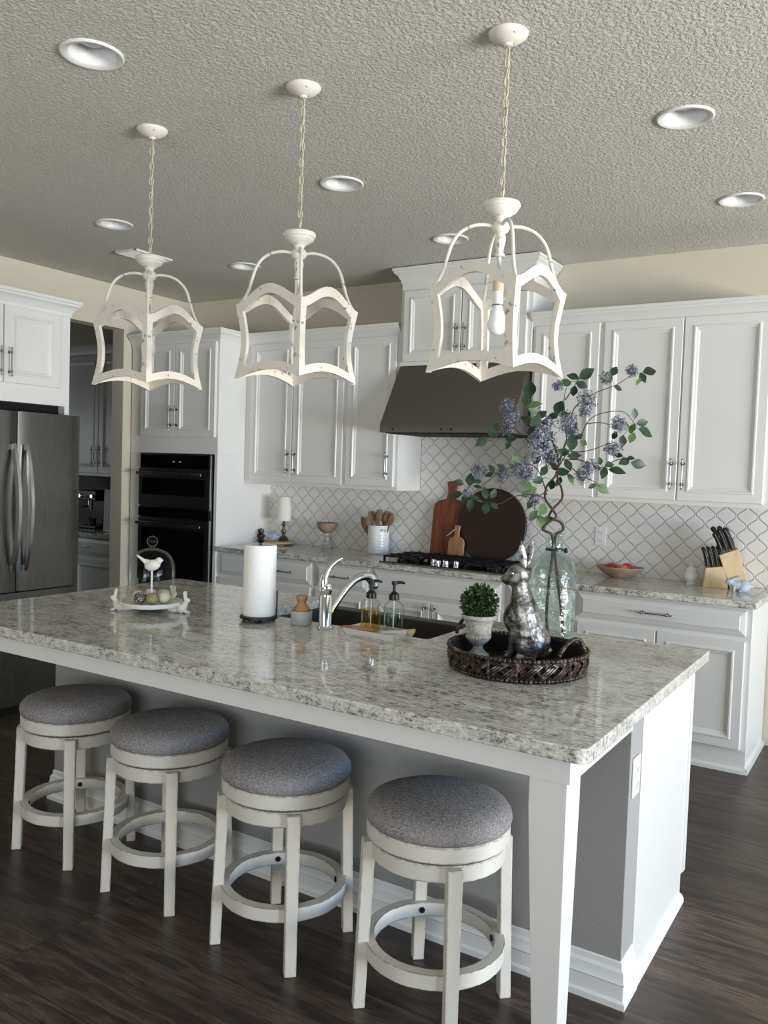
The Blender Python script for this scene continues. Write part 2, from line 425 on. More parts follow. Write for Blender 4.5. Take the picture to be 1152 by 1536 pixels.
fr.box(-1.5, 2.1, YB - .08, YB - .02, .6, .66).box(-1.5, 2.1, YB - .08, YB - .02, 2.34, 2.4)
struct('window_2', fr, trimm)
def basebd(x0, x1, y):
    return MB().prism([(y, 0), (y - .018, 0), (y - .018, .09), (y - .012, .105), (y - .010, .125), (y - .004, .135), (y, .135)], x0, x1, lambda a, b, z: (z, a, b))
struct('baseboard_back', basebd(.02, XR, YW), trimm)
struct('baseboard_left', MB().box(XL, XL + .015, YB, .70, 0, .13).box(XL, XL + .015, 2.738, 2.80, 0, .13), trimm)

# backsplash tile, one continuous sheet up to the hood cabinet
bs = MB().box(XT + .001, -.0426, YW - .010, YW - .001, H, 1.384)
bs.box(-2.41, -1.46, YW - .010, YW - .001, 1.384, 2.234)
o = bs.build('tile_backsplash', tile)
tag(o, 'glossy off-white arabesque tile backsplash with grey grout behind the back counter', 'backsplash')
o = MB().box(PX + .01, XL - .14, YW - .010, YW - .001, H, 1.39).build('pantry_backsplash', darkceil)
tag(o, 'dull grey backsplash panel on the pantry wall behind the small appliances', 'backsplash')

# ------------------------------------------------------------------ cabinets
def ringpanel(b, x0, x1, z0, z1, prof):
    rings = [[(x0 + i, y, z0 + i), (x1 - i, y, z0 + i), (x1 - i, y, z1 - i), (x0 + i, y, z1 - i)] for i, y in prof]
    return b.loft(rings)
DOOR = [(0, 0), (0, -.017), (.003, -.020), (.048, -.020), (.052, -.025), (.060, -.025), (.066, -.017), (.074, -.015), (.082, -.010)]
DRAW = [(0, 0), (0, -.009), (.005, -.012), (.028, -.019), (.031, -.023)]
def handle(parent, kind, x, z, L, m=None):
    b = MB(); f = lambda t, y, s=0: (x + s, y, z + t) if kind == 'v' else (x + t, y, z + s)
    b.tube([f(-L / 2, -.048), f(L / 2, -.048)], .0042, 8)
    for t in (-L * .36, L * .36):
        b.cyl(f(t, -.020), f(t, -.048), .0042, None, 8); b.sphere(f(t, -.048), .0085, 10, 6)
        b.cyl(f(t, -.019), f(t, -.024), .009, None, 10)
    for t in (-L / 2, L / 2, -L * .30, L * .30): b.sphere(f(t, -.048), .0065, 8, 6)
    return b.build('handle', m or nickel, parent, smooth=60)
CROWN = [(0, -.02), (.006, -.02), (.006, 0), (.014, .008), (.018, .022), (.032, .038), (.044, .046), (.044, .056), (.054, .060), (.054, .078), (0, .078)]
def crown(parent, w, d, z, L, R, prof=CROWN, y0=0, s=1):
    b = MB(); rings = []
    for o, dz in prof:
        o *= s; dz *= s
        r = []
        if L: r.append((-o, d, z + dz))
        r.append((-o * L, y0 - o, z + dz)); r.append((w + o * R, y0 - o, z + dz))
        if R: r.append((w + o, d, z + dz))
        rings.append(r)
    b.loft(rings, closed=False)
    return b.build('crown_molding', cab, parent, smooth=30)
def cabinet(name, label, cat, loc, rz, w, h, d, fronts, group=None, body=None, m=cab):
    t = thing(name, label, cat, loc, rz, group)
    b = body or MB().box(0, w, 0, d, 0, h)
    b.build('cabinet_body', m, t, bevel=.002)
    for kind, x0, x1, z0, z1, hd in fronts:
        p = ringpanel(MB(), x0, x1, z0, z1, DOOR if kind == 'door' else DRAW)
        o = p.build('door' if kind == 'door' else 'drawer', m, t)
        if hd: handle(o, *hd)
    return t
YU = 3.12; UB = 1.385; UH = 2.46 - UB
hv = lambda x, z=.175: ('v', x, z, .165)
G_UP = 'white wall cabinets along the back wall'
t = cabinet('wall_cabinet', 'two-door white wall cabinet between the oven tower and the single-door cabinet', 'cabinet', (XT + .002, YU, UB), 0, .941, UH, YW - YU - .001,
    [('door', .06, .465, .025, 1.06, hv(.435)), ('door', .472, .925, .025, 1.06, hv(.502))], G_UP)
crown(t, .941, .32, UH - .01, 0, 0)
t = cabinet('wall_cabinet', 'single-door white wall cabinet just left of the dark range hood', 'cabinet', (-2.857, YU, UB), 0, .443, UH, YW - YU - .001,
    [('door', .016, .416, .025, 1.06, hv(.366))], G_UP)
crown(t, .443, .32, UH - .01, 0, 0)
t = cabinet('wall_cabinet', 'single-door white wall cabinet just right of the range hood, behind the branches', 'cabinet', (-1.458, YU, UB), 0, .443, UH, YW - YU - .001,
    [('door', .022, .428, .025, 1.06, None)], G_UP)
crown(t, .443, .32, UH - .01, 0, 0)
t = cabinet('wall_cabinet', 'wide two-door white wall cabinet at the right end, above the knife block', 'cabinet', (-1.015, YU, UB), 0, .97, UH, YW - YU - .001,
    [('door', .015, .466, .025, 1.06, hv(.438)), ('door', .474, .925, .025, 1.06, hv(.502))], G_UP)
crown(t, .97, .32, UH - .01, 0, 1)
# hood cabinet up to the ceiling
t = cabinet('hood_cabinet', 'tall two-door white cabinet with stepped crown reaching the ceiling above the range hood', 'cabinet', (-2.412, 3.10, 2.235), 0, .952, ZC - 2.236, YW - 3.112,
    [('door', .03, .463, .025, .50, ('v', .437, .17, .165)), ('door', .469, .92, .025, .50, ('v', .497, .17, .165))])
crown(t, .952, .34, .575, 1, 1, s=1.0)

# range hood
t = thing('range_hood', 'dark slate steel range hood with sloping front above the gas cooktop', 'range hood', (-2.408, YW - .010, 1.775))
w_ = .944; dep = .575
prof = [(-.002, .0), (-dep, .0), (-dep, .05), (-.345, .455), (-.002, .455)]
MB().prism([(y, z) for y, z in prof], 0, w_, lambda a, b, z: (z, a, b)).build('hood_shell', hoodm, t, bevel=.002)
b = MB(); b.box(.03, w_ - .03, -dep + .03, -.04, -.006, .002); b.build('grease_filter', darkgap, t)
for x in (.10, .46, .53):
    MB().cyl((x, -dep - .004, .022), (x, -dep + .002, .022), .007, None, 12).build('hood_button', blackm, t)

# oven tower
XO = XL + .012
tw = XT - XO
body = MB().box(0, tw, 0, .629, 0, .47).box(0, tw, 0, .629, 1.60, 2.46).box(0, .11, 0, .629, .47, 1.6).box(tw - .03, tw, 0, .629, .47, 1.6).box(.11, tw - .03, .60, .629, .47, 1.6)
t = cabinet('oven_tower', 'tall white oven tower cabinet with two upper doors beside the pantry opening', 'cabinet', (XO, 2.818, 0), 0, tw, 2.46, .63,
    [('door', .125, .493, 1.727, 2.435, ('v', .465, 1.875, .165)), ('door', .499, .915, 1.727, 2.435, ('v', .526, 1.875, .165)),
     ('drawer', .12, .92, .14, .44, ('h', .52, .30, .16))], body=body)
crown(t, tw, .30, 2.45, 0, 1)
t = thing('wall_oven', 'black built-in double wall oven in the white tower cabinet', 'oven', (-4.615, 2.818, 0))
ow = .775
MB().box(0, ow, -.012, .56, .475, 1.597).build('oven_body', blackm, t, bevel=.003)
o = MB().box(.012, ow - .02, -.022, -.012, 1.485, 1.588).build('control_panel', blackgloss, t, bevel=.002)
for x in (.37, .44): MB().box(x, x + .022, -.0235, -.0215, 1.530, 1.538).build('display_digits', screenm, o)
for z0, z1, nm in ((1.19, 1.475, 'upper'), (.60, 1.085, 'lower')):
    d_ = MB().box(.006, ow - .006, -.03, -.012, z0, z1).build('oven_door', blackm, t, bevel=.003)
    MB().box(.045, ow - .055, -.0325, -.030, z0 + .085 if nm == 'upper' else z0 + .04, z1 - .07).build('door_glass', blackgloss, d_)
    b = MB(); zz = z1 - .035
    b.tube([(.03, -.075, zz), (.30, -.083, zz), (.55, -.083, zz), (ow - .05, -.075, zz)], 0, sq=(.013, .007))
    b.cyl((.05, -.03, zz), (.05, -.075, zz), .009, None, 10); b.cyl((ow - .08, -.03, zz), (ow - .08, -.075, zz), .009, None, 10)
    b.build('door_handle', steel, d_, smooth=40, bevel=.003)
MB().box(.0, ow, -.024, -.012, 1.10, 1.175).build('vent_strip', blackgloss, t, bevel=.002)
MB().cyl((.36, -.0322, 1.235), (.36, -.030, 1.235), .016, None, 20).build('badge', steel, t)
MB().box(ow - .014, ow - .004, -.026, -.012, .48, 1.59).build('side_trim', chrome, t)

# base cabinets
YBF = 2.84
G_B = 'white base cabinets along the back wall'
def basecab(label, x0, w, fronts, side=False):
    b = MB().box(0, w, 0, YW - YBF - .012, .115, .876).box(0, w, .012, YW - YBF - .012, 0, .116)
    t = cabinet('base_cabinet', label, 'cabinet', (x0, YBF, 0), 0, w, .885, .6, fronts, G_B, b)
    q = MB().prism([(.012, 0), (-.004, 0), (-.004, .018), (.006, .028), (.012, .03)], 0, w, lambda a, bb, z: (z, a, bb))
    if side: q.box(w, w + .014, .0, YW - YBF - .012, 0, .03)
    q.build('base_molding', cab, t)
    return t
basecab('wide white base cabinet in the corner by the oven tower, behind the paper towels', XT + .002, .895, [('drawer', .04, .42, .71, .86, None), ('drawer', .45, .885, .71, .86, ('h', .66, .785, .15)), ('door', .04, .455, .13, .69, None), ('door', .462, .885, .13, .69, None)])
basecab('narrow white base cabinet left of the cooktop, behind the faucet', -2.901, .488, [('drawer', .035, .46, .71, .86, ('h', .25, .79, .16)), ('door', .035, .46, .13, .69, None)])
basecab('white base cabinet with one wide false drawer directly below the cooktop', -2.411, .952, [('drawer', .02, .93, .705, .86, None), ('door', .02, .448, .13, .69, ('v', .418, .60, .165)), ('door', .456, .93, .13, .69, ('v', .486, .60, .165))])
basecab('narrow white base cabinet right of the cooktop, behind the glass bottle', -1.457, .44, [('drawer', .02, .42, .71, .86, None), ('door', .02, .42, .13, .69, None)])
basecab('white base cabinet with long drawer and two doors below the knife block', -1.015, .947, [('drawer', .02, .918, .728, .862, ('h', .455, .795, .19)), ('door', .02, .462, .13, .70, None), ('door', .470, .918, .13, .70, None)], True)

def roundpoly(pts, r, n=6):
    out = []; m = len(pts)
    for i in range(m):
        p0, p, p1 = Vector(pts[i - 1]), Vector(pts[i]), Vector(pts[(i + 1) % m]); rr = r[i]
        if rr == 0: out.append(tuple(p)); continue
        a = (p0 - p).normalized(); b = (p1 - p).normalized(); c = p + a * rr + b * rr
        for k in range(n + 1):
            th = k / n * PI / 2; out.append(tuple(c - b * rr * math.cos(th) - a * rr * math.sin(th)))
    return out
o = MB().prism(roundpoly([(XT + .001, 2.798), (-.0426, 2.798), (-.0426, YW - .011), (XT + .001, YW - .011)], [0, .015, 0, 0]), .877, H).build('back_countertop', gran, bevel=.008, seg=3)
tag(o, 'speckled grey stone countertop running along the back wall under the tile', 'countertop')

# ------------------------------------------------------------------ pantry seen through the opening
t = cabinet('pantry_wall_cabinet', 'shadowed grey-white wall cabinet with two doors inside the pantry', 'cabinet', (-6.0, YU, UB), 0, 1.10, UH, .328,
    [('door', .02, .515, .025, 1.06, ('v', .465, .175, .165)), ('door', .523, 1.08, .025, 1.06, ('v', .570, .175, .165))])
crown(t, 1.10, .32, UH - .01, 0, 0)
t = cabinet('pantry_base_cabinet', 'shadowed base cabinet with drawer and door inside the pantry below the appliances', 'cabinet', (-5.9, YBF, 0), 0, 1.01, .885, .59,
    [('drawer', .02, .46, .73, .865, ('h', .24, .8, .15)), ('door', .02, .46, .13, .70, None), ('drawer', .475, .965, .73, .865, ('h', .62, .8, .16)), ('door', .475, .965, .13, .70, None)], body=MB().box(0, 1.01, 0, .59, 0, .876))
o = MB().box(-5.9, -4.885, 2.80, YW - .012, .877, H).build('pantry_countertop', gran, bevel=.005)
tag(o, 'dark shadowed stone countertop inside the pantry', 'countertop')
# leaning tray and black machine
t = thing('leaning_tray', 'dark serving tray with thin silver rim leaning on the pantry counter', 'tray', (-5.265, 3.00, H), 0)
q4 = [(0, 0, .006), (.235, 0, .006), (.195, .09, .36), (-.10, .09, .36)]
MB().tube(q4, .006, 6, closed=True).build('tray_rim', chrome, t)
MB().loft([q4, [(x, y + .008, z) for x, y, z in q4]]).build('tray_panel', mat('smoke_grey', (70, 70, 72), .3), t)
t = thing('coffee_machine', 'small black coffee machine with shiny metal fittings on the pantry counter', 'coffee machine', (-5.62, 3.10, H))
MB().box(-.12, .12, 0, .26, 0, .03).box(-.12, .12, .14, .26, .03, .34).box(-.12, .12, -.0, .26, .25, .34).build('machine_body', blackm, t, bevel=.008)
MB().cyl((0, .04, .16), (0, .04, .25), .022, None, 16).cyl((-.08, -.005, .29), (-.08, -.02, .29), .016, None, 12).cyl((.08, -.005, .29), (.08, -.02, .29), .016, None, 12).cyl((-.09, -.014, .29), (.09, -.014, .29), .005, None, 8).cyl((0, .04, .24), (0, -.014, .29), .01, None, 8).tube([(0, .04, .2), (0, -.06, .19)], .009, 8).build('brew_fittings', chrome, t, smooth=40)
MB().lathe([(.0, .031), (.032, .031), (.036, .09), (.034, .09), (.03, .035), (0, .035)], (0, .06, 0), 20).build('cup', steel, t, smooth=40)

# ------------------------------------------------------------------ fridge and cabinet above (face +x)
XF = -3.857
t = thing('refrigerator', 'stainless steel french door refrigerator with two long bowed handles', 'refrigerator', (XF, .765, 0), PI / 2)
# local x -> world +y, local -y -> world +x
MB().box(.0, .868, .07, .80, .04, 1.77).build('fridge_body', mat('fridge_side', (66, 66, 68), .45), t, bevel=.004)
def curved(x0, x1, z0, z1, bulge=.008):
    b = MB(); n = 14; fr_ = []
    for k in range(n + 1):
        u_ = k / n; x = x0 + (x1 - x0) * u_; e = min(u_, 1 - u_) * 2
        y = -bulge * (1 - (1 - min(1, e * 3)) ** 3) ; fr_.append((x, y))
    poly = fr_ + [(x1, .065), (x0, .065)]
    return b.prism(poly, z0, z1)
for x0, x1, hx in ((.0, .430, .392), (.436, .868, .474)):
    d_ = curved(x0, x1, .74, 1.80).build('fridge_door', steel, t, smooth=40)
    pts = []; n = 14
    for k in range(n + 1):
        u_ = k / n; z = .87 + .735 * u_; pts.append((hx, -.022 - .062 * math.sin(PI * u_) ** .8, z))
    b = MB(); b.tube(pts, 0, sq=(.010, .016)); b.box(hx - .014, hx + .014, -.03, -.004, .868, .90); b.box(hx - .014, hx + .014, -.03, -.004, 1.575, 1.607)
    b.build('door_handle', mat('satin_handle', (208, 206, 202), .22, 1), d_, smooth=40)
d_ = curved(.0, .868, .06, .733).build('freezer_drawer', steel, t, smooth=40)
MB().tube([(.06, -.03, .66), (.25, -.068, .66), (.62, -.068, .66), (.81, -.03, .66)], 0, sq=(.014, .010)).build('drawer_handle', MATS['satin_handle'], d_, smooth=40)
MB().box(.02, .848, .02, .6, .0, .058).build('kick_plate', blackm, t)
XCF = -3.99
fcb = MB().box(0, .92, 0, .70, .04, .645).box(.885, .92, 0, .70, -.0, .04).box(0, .03, 0, .70, 0, .04)
t = cabinet('fridge_cabinet', 'deep two-door white cabinet with crown molding above the refrigerator', 'cabinet', (XCF, .735, 1.822), PI / 2, .92, .6, .7,
    [('door', .03, .445, .15, .605, ('v', .415, .27, .16)), ('door', .452, .835, .15, .605, ('v', .482, .27, .16))], body=fcb)
crown(t, .92, .70, .625, 1, 1)
MB().box(.885, .918, .0, .70, -1.82, 0.0).box(0, .028, .0, .70, -1.82, 0.0).build('side_panel', cab, t)
MB().box(.03, .885, .06, .70, -.01, .039).build('recess_panel', darkgap, t)

# ceiling vent
t = thing('ceiling_vent', 'white slatted air vent in the ceiling behind the far left lantern', 'vent', (-3.81, 2.09, ZC - .001), 0)
b = MB(); b.box(-.10, .10, -.17, -.155, -.012, 0).box(-.10, .10, .155, .17, -.012, 0).box(-.10, -.085, -.17, .17, -.012, 0).box(.085, .10, -.17, .17, -.012, 0); b.build('vent_frame', plastic, t, bevel=.002)
MB().box(-.085, .085, -.155, .155, -.002, 0).build('vent_backing', darkgap, t)
for k in range(6):
    x = -.070 + .028 * k; MB().add([(x - .002, -.155, -.013), (x + .006, -.155, -.004), (x + .006, .155, -.004), (x - .002, .155, -.013), (x - .004, -.155, -.012), (x + .004, -.155, -.003), (x + .004, .155, -.003), (x - .004, .155, -.012)],
        [(0, 1, 2, 3), (7, 6, 5, 4), (0, 4, 5, 1), (2, 6, 7, 3), (0, 3, 7, 4), (1, 5, 6, 2)]).build('slat', plastic, t)

# recessed ceiling lights
LBL = ['large recessed ceiling light nearest the camera at top left of the view', 'large recessed ceiling light at the upper right, right of the nearest lantern chain',
       'recessed ceiling light at the far right edge above the right wall cabinets', 'recessed ceiling light between the middle lantern chain and the right lantern chain',
       'recessed ceiling light just left of the far left lantern chain', 'recessed ceiling light beside the right lantern arm, in front of the hood cabinet', 'recessed ceiling light near the left arm of the middle lantern']
def can_light(i, x, y):
    t = thing('recessed_light', LBL[i], 'ceiling light', (x, y, ZC), 0, 'recessed ceiling lights')
    MB().lathe([(.084, .0), (.104, .0), (.105, -.004), (.100, -.008), (.084, -.006), (.078, .0), (.084, .0)], n=40).build('trim_ring', plastic, t, smooth=40)
    MB().lathe([(.078, -.001), (.070, .03), (.060, .075), (.050, .082), (.0, .083), (0, .086), (.054, .086), (.065, .08), (.075, .03), (.082, -.001)], n=40).build('reflector', canm, t, smooth=40)
    MB().lathe([(.0, .030), (.02, .031), (.040, .038), (.046, .052), (.040, .072), (.025, .081), (0, .082)], n=28).build('bulb', bulbm, t, smooth=60)
for i, (x, y) in enumerate(lights): can_light(i, x, y)

# ------------------------------------------------------------------ lantern pendants
def make_lantern(rotz, loc, label):
    t = thing('lantern_pendant', label, 'pendant light', loc, rotz, 'distressed cream lantern pendants over the island')
    # canopy at local z 0 (ceiling); x axis points to the corner nearest the camera
    MB().lathe([(.0, -.040), (.012, -.040), (.014, -.034), (.030, -.030), (.050, -.018), (.061, -.007), (.062, -.001), (0, -.001)], n=32).build('canopy', lanternm, t, smooth=40)
    ztop = 2.40 - ZC
    b = MB(); n = 15; z0 = -.044; L = (z0 - ztop - .0) / n
    for k in range(n):
        zc = z0 - L * (k + .5); a = k * PI / 2 + .5; hw = .009; hh_ = L * .60
        pts = []
        for j in range(12):
            th = 2 * PI * j / 12; ex = hw * math.cos(th); ez = hh_ * math.sin(th)
            pts.append((ex * math.cos(a), ex * math.sin(a), zc + ez))
        b.tube(pts, .0022, 6, closed=True)
    b.tube([(.004 * math.cos(k * 1.1), .004 * math.sin(k * 1.1), -.04 + (ztop + .04) * k / 16) for k in range(17)], .0022, 6)
    b.build('chain', mat('cream_chain', (196, 188, 164), .5) if 'cream_chain' not in MATS else MATS['cream_chain'], t, smooth=60)
    b = MB(); b.tube([(.016 * math.cos(q), 0, ztop - .002 + .020 * math.sin(q)) for q in [PI * 2 * k / 16 for k in range(16)]], .0025, 6, closed=True)
    b.build('hanging_ring', MATS['cream_chain'], t, smooth=60)
    Z = lambda z: z - ZC
    MB().lathe([(0, Z(2.384)), (.045, Z(2.384)), (.0575, Z(2.378)), (.060, Z(2.370)), (.057, Z(2.362)), (.053, Z(2.360)), (.050, Z(2.352)), (.036, Z(2.342)), (.022, Z(2.334)), (.017, Z(2.326)),
                (.017, Z(2.322)), (.027, Z(2.312)), (.029, Z(2.302)), (.024, Z(2.290)), (.015, Z(2.284)), (.013, Z(2.281)), (.0165, Z(2.276)), (.0175, Z(2.262)), (.012, Z(2.238)), (.011, Z(2.224)), (.0155, Z(2.221)), (.0155, Z(2.213)), (.006, Z(2.211)), (.006, Z(2.13)), (0, Z(2.13))], n=28).build('turned_stem', lanternm, t, smooth=35)
    MB().lathe([(0, Z(2.138)), (.017, Z(2.138)), (.018, Z(2.105)), (0, Z(2.105))], n=24).build('socket', mat('socket_tan', (206, 188, 160), .5) if 'socket_tan' not in MATS else MATS['socket_tan'], t, smooth=40)
    MB().lathe([(0, Z(2.106)), (.0165, Z(2.106)), (.017, Z(2.062)), (0, Z(2.062))], n=24).build('bulb_collar', plastic, t, smooth=40)
    MB().lathe([(.0165, Z(2.064)), (.0182, Z(2.064)), (.0182, Z(2.060)), (.0165, Z(2.060))], n=24).build('collar_rim', nickel, t, smooth=40)
    MB().lathe([(0, Z(2.063)), (.0155, Z(2.063)), (.017, Z(2.050)), (.024, Z(2.030)), (.0295, Z(2.008)), (.029, Z(1.992)), (.022, Z(1.977)), (.010, Z(1.970)), (0, Z(1.969))], n=28).build('bulb', bulbm, t, smooth=60)
    # corner curve radius by height
    def R(z):
        u_ = (z - 1.843) / (2.108 - 1.843)
        return .222 - .024 * math.sin(PI * min(max(u_, 0), 1)) ** 1.15 * (1 - .15 * u_) + .004 * u_ * 0
    def P(side, s, z, off=0):
        a0 = side * PI / 2; a1 = a0 + PI / 2; r = R(z)
        A = Vector((r * math.cos(a0), r * math.sin(a0), z)); B = Vector((r * math.cos(a1), r * math.sin(a1), z))
        p = A.lerp(B, s); nrm = Vector((math.cos((a0 + a1) / 2), math.sin((a0 + a1) / 2), 0))
        return p - nrm * off - Vector((0, 0, ZC))
    zb, zt = 1.843, 2.108
    arch_top = lambda s: zt + .062 * (math.sin(PI * s) ** 1.7) 
    arch_bot = lambda s: zb + .030 * math.sin(PI * s)
    WS = .095   # stile width as a share of the side
    def outer():
        pts = []
        for k in range(15): s = k / 14; pts.append((s, arch_bot(s)))
        for k in range(1, 9): pts.append((1, zb + (zt - zb) * k / 9))
        for k in range(15): s = 1 - k / 14; pts.append((s, arch_top(s)))
        for k in range(1, 9): pts.append((0, zt - (zt - zb) * k / 9))
        return pts
    def inner():
        pts = []; a, b_ = WS, 1 - WS; ztt = zt - .012
        for k in range(15): s = a + (b_ - a) * k / 14; pts.append((s, arch_bot(s) + .030))
        z0, z1 = arch_bot(b_) + .030, arch_top(b_) - .034
        for k in range(1, 9): pts.append((b_, z0 + (z1 - z0) * k / 9))
        for k in range(15): s = b_ - (b_ - a) * k / 14; pts.append((s, arch_top(s) - .034))
        for k in range(1, 9): pts.append((a, z1 - (z1 - z0) * k / 9))
        return pts
    O_, I_ = outer(), inner()
    for side in range(4):
        b = MB(); N = len(O_)
        eps = .0005
        vs = [P(side, s, z) for s, z in O_] + [P(side, s, z) for s, z in I_] + [P(side, min(max(s, .035), .965), z, .013) for s, z in O_] + [P(side, s, z, .013) for s, z in I_]
        fs = []
        for k in range(N):
            j = (k + 1) % N
            fs += [(k, j, N + j, N + k), (2 * N + j, 2 * N + k, 3 * N + k, 3 * N + j), (j, k, 2 * N + k, 2 * N + j), (N + k, N + j, 3 * N + j, 3 * N + k)]
        b.add(vs, fs); b.build('frame_panel', lanternm, t, smooth=35)
    for side in range(4):
        a = side * PI / 2; pts = []
        ctrl = [(.018, 2.303), (.05, 2.309), (.09, 2.303), (.125, 2.283), (.15, 2.250), (.165, 2.205), (.176, 2.165), (.192, 2.130), (.208, 2.108)]
        pts = [(r * math.cos(a), r * math.sin(a), z - ZC) for r, z in smooth_path(ctrl)]
        MB().tube(pts, .0058, 10).build('scroll_arm', lanternm, t, smooth=60)
    return t
def smooth_path(pts, n=4):
    out = []; m = len(pts)
    for i in range(m - 1):
        p0, p1, p2, p3 = (Vector(pts[max(i - 1, 0)]), Vector(pts[i]), Vector(pts[i + 1]), Vector(pts[min(i + 2, m - 1)]))
        for k in range(n):
            u_ = k / n; out.append(tuple(.5 * ((2 * p1) + (p2 - p0) * u_ + (2 * p0 - 5 * p1 + 4 * p2 - p3) * u_ ** 2 + (3 * p1 - p0 - 3 * p2 + p3) * u_ ** 3)))
    out.append(tuple(pts[-1])); return out
L3 = make_lantern(-.905, (-.547, .606, ZC), 'nearest and largest lantern pendant, on the right, its white bulb in plain view')
L2 = copy_tree(L3); L2.location = (-1.340, .602, ZC); L2.rotation_euler = (0, 0, -.853); L2['label'] = 'middle of the three cream lantern pendants'
L1 = copy_tree(L3); L1.location = (-2.134, .620, ZC); L1.rotation_euler = (0, 0, -.765); L1['label'] = 'farthest lantern pendant, on the left, in front of the pantry opening'

# ------------------------------------------------------------------ island
t = thing('kitchen_island', 'kitchen island base with grey-white knee wall, white end panel and tapered leg', 'kitchen island', (0, 0, 0))
IY0, IY1, IX0, IX1 = .554, 1.335, -2.62, -.05
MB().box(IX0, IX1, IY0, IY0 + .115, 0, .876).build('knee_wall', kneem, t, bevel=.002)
b = MB(); b.box(IX1 - .02, IX1 + .004, IY0 + .115, IY1 - .045, .0, .876); b.box(IX1 - .02, IX1 + .004, IY1 - .046, IY1, .095, .876); b.build('end_panel', cab, t, bevel=.0015)
MB().box(IX1 + .0035, IX1 + .009, IY1 - .030, IY1 + .004, .10, .876).build('face_frame_edge', cab, t, bevel=.001)
b = MB(); b.box(IX0, IX1 - .02, IY1 - .02, IY1, .10, .64); b.box(IX0, -1.735, IY1 - .02, IY1, .64, .876); b.box(-.875, IX1 - .02, IY1 - .02, IY1, .64, .876); b.box(IX0, IX0 + .02, IY0 + .115, IY1 - .02, .0, .876); b.box(IX0 + .02, IX1 - .02, IY1 - .06, IY1 - .045, 0, .10); b.build('cabinet_body', cab, t)
for k in range(5):
    x0 = IX0 + .03 + k * .505
    if x0 < -.9 and x0 + .48 > -1.72:
        z1 = .60
    else: z1 = .85
    # fronts on the working side (face +y)
    q = ringpanel(MB(), x0, x0 + .48, .13, z1, DOOR); q.v = [(x, IY1 - y, z) for x, y, z in q.v]; q.build('door', cab, t)
# apron and legs
b = MB(); b.box(IX0 - .04, -.047, .028, .050, .815, .876); b.box(-.069, -.047, .050, IY0, .815, .876); b.box(IX0 - .04, IX0 - .018, .050, IY0, .815, .876)
b.build('apron', cab, t, bevel=.0015)
for xr in (-.056, IX0 + .085):
    x0, x1, y0, y1 = xr - .095, xr, .036, .131
    tp = [(x0, y0), (x1, y0), (x1, y1), (x0, y1)]; k = .026
    bt = [(x0 + .038, y0 + k * .4), (x1 - .002, y0 + k * .4), (x1 - .002, y1 - k), (x0 + .038, y1 - k)]
    MB().loft([[(x, y, 0) for x, y in bt], [(x, y, .74) for x, y in tp], [(x, y, .875) for x, y in tp]]).build('leg', cab, t, bevel=.0015)
BP = [(0, 0), (.022, 0), (.022, .018), (.014, .024), (.014, .066), (.018, .072), (.014, .080), (.012, .104), (.005, .112), (.004, .128), (0, .132)]
def skirt(path, outs, prof):
    b = MB(); rings = []
    for o, z in prof: rings.append([(x + nx * o, y + ny * o, z) for (x, y), (nx, ny) in zip(path, outs)])
    return b.loft(rings, closed=False)
skirt([(IX0, IY0 + .115), (IX0, IY0), (IX1, IY0), (IX1, IY0 + .115)], [(-1, 0), (-1, -1), (1, -1), (1, 0)], BP).build('baseboard', trimm, t, smooth=30)
skirt([(IX1 + .004, IY0 + .115), (IX1 + .004, IY1 - .045)], [(1, 0), (1, 0)], [(0, 0), (.016, 0), (.016, .012), (.008, .026), (.0, .030)]).build('shoe_molding', trimm, t, smooth=30)

poly = roundpoly([(-2.692, 0), (0, 0), (0, 1.373), (-.890, 1.373), (-.890, .855), (-1.720, .855), (-1.720, 1.373), (-2.692, 1.373)],
                 [.03, .035, .012, .004, .02, .02, .004, .012])
o = MB().prism(poly, .877, H).build('island_countertop', gran, bevel=.012, seg=4)
tag(o, 'large polished speckled grey stone island countertop with rounded corners', 'countertop')
# farmhouse sink
t = thing('farmhouse_sink', 'dark charcoal apron-front sink set into the island behind the faucet', 'sink', (-1.305, 1.12, .65))
b = MB(); x0, x1, y0, y1 = -.425, .425, -.275, .235
b.box(x0, x1, y0, y1, 0, .018).box(x0, x0 + .018, y0, y1, .018, .2255).box(x1 - .018, x1, y0, y1, .018, .2255).box(x0, x1, y0, y0 + .018, .018, .2255)
b.build('basin', sinkm, t, bevel=.003)
MB().box(-.412, .412, .215, .285, -.02, .232).build('apron_front', sinkm, t, bevel=.006)
MB().cyl((0, 0, .018), (0, 0, .021), .045, None, 24).build('drain', chrome, t)

# island outlet and wall outlets
def outlet(loc, rz, label, wdt=.072, hgt=.118):
    t = thing('electrical_outlet', label, 'outlet', loc, rz)
    MB().box(-wdt / 2, wdt / 2, -.006, 0, -hgt / 2, hgt / 2).build('cover_plate', plastic, t, bevel=.003)
    for dz in (-.024, .024):
        r = MB().prism([(.017 * math.cos(2 * PI * k / 20), max(-.013, min(.013, .017 * math.sin(2 * PI * k / 20)))) for k in range(20)], -.0085, -.005, lambda a, b, z: (a, z, b + dz)).build('receptacle', plastic, t)
        MB().box(-.008, -.006, -.009, -.0083, dz - .003, dz + .006).box(.006, .008, -.009, -.0083, dz - .003, dz + .006).box(-.002, .002, -.009, -.0083, dz - .010, dz - .006).build('slots', darkgap, r)
outlet((-.05, .610, .665), PI / 2, 'white electrical outlet on the end of the island, under the countertop corner')
outlet((-1.074, YW - .010, 1.150), 0, 'white electrical outlet on the tile backsplash above the fruit bowl')
outlet((-3.615, YW - .010, 1.145), 0, 'white electrical outlet on the tile backsplash behind the small lamp')

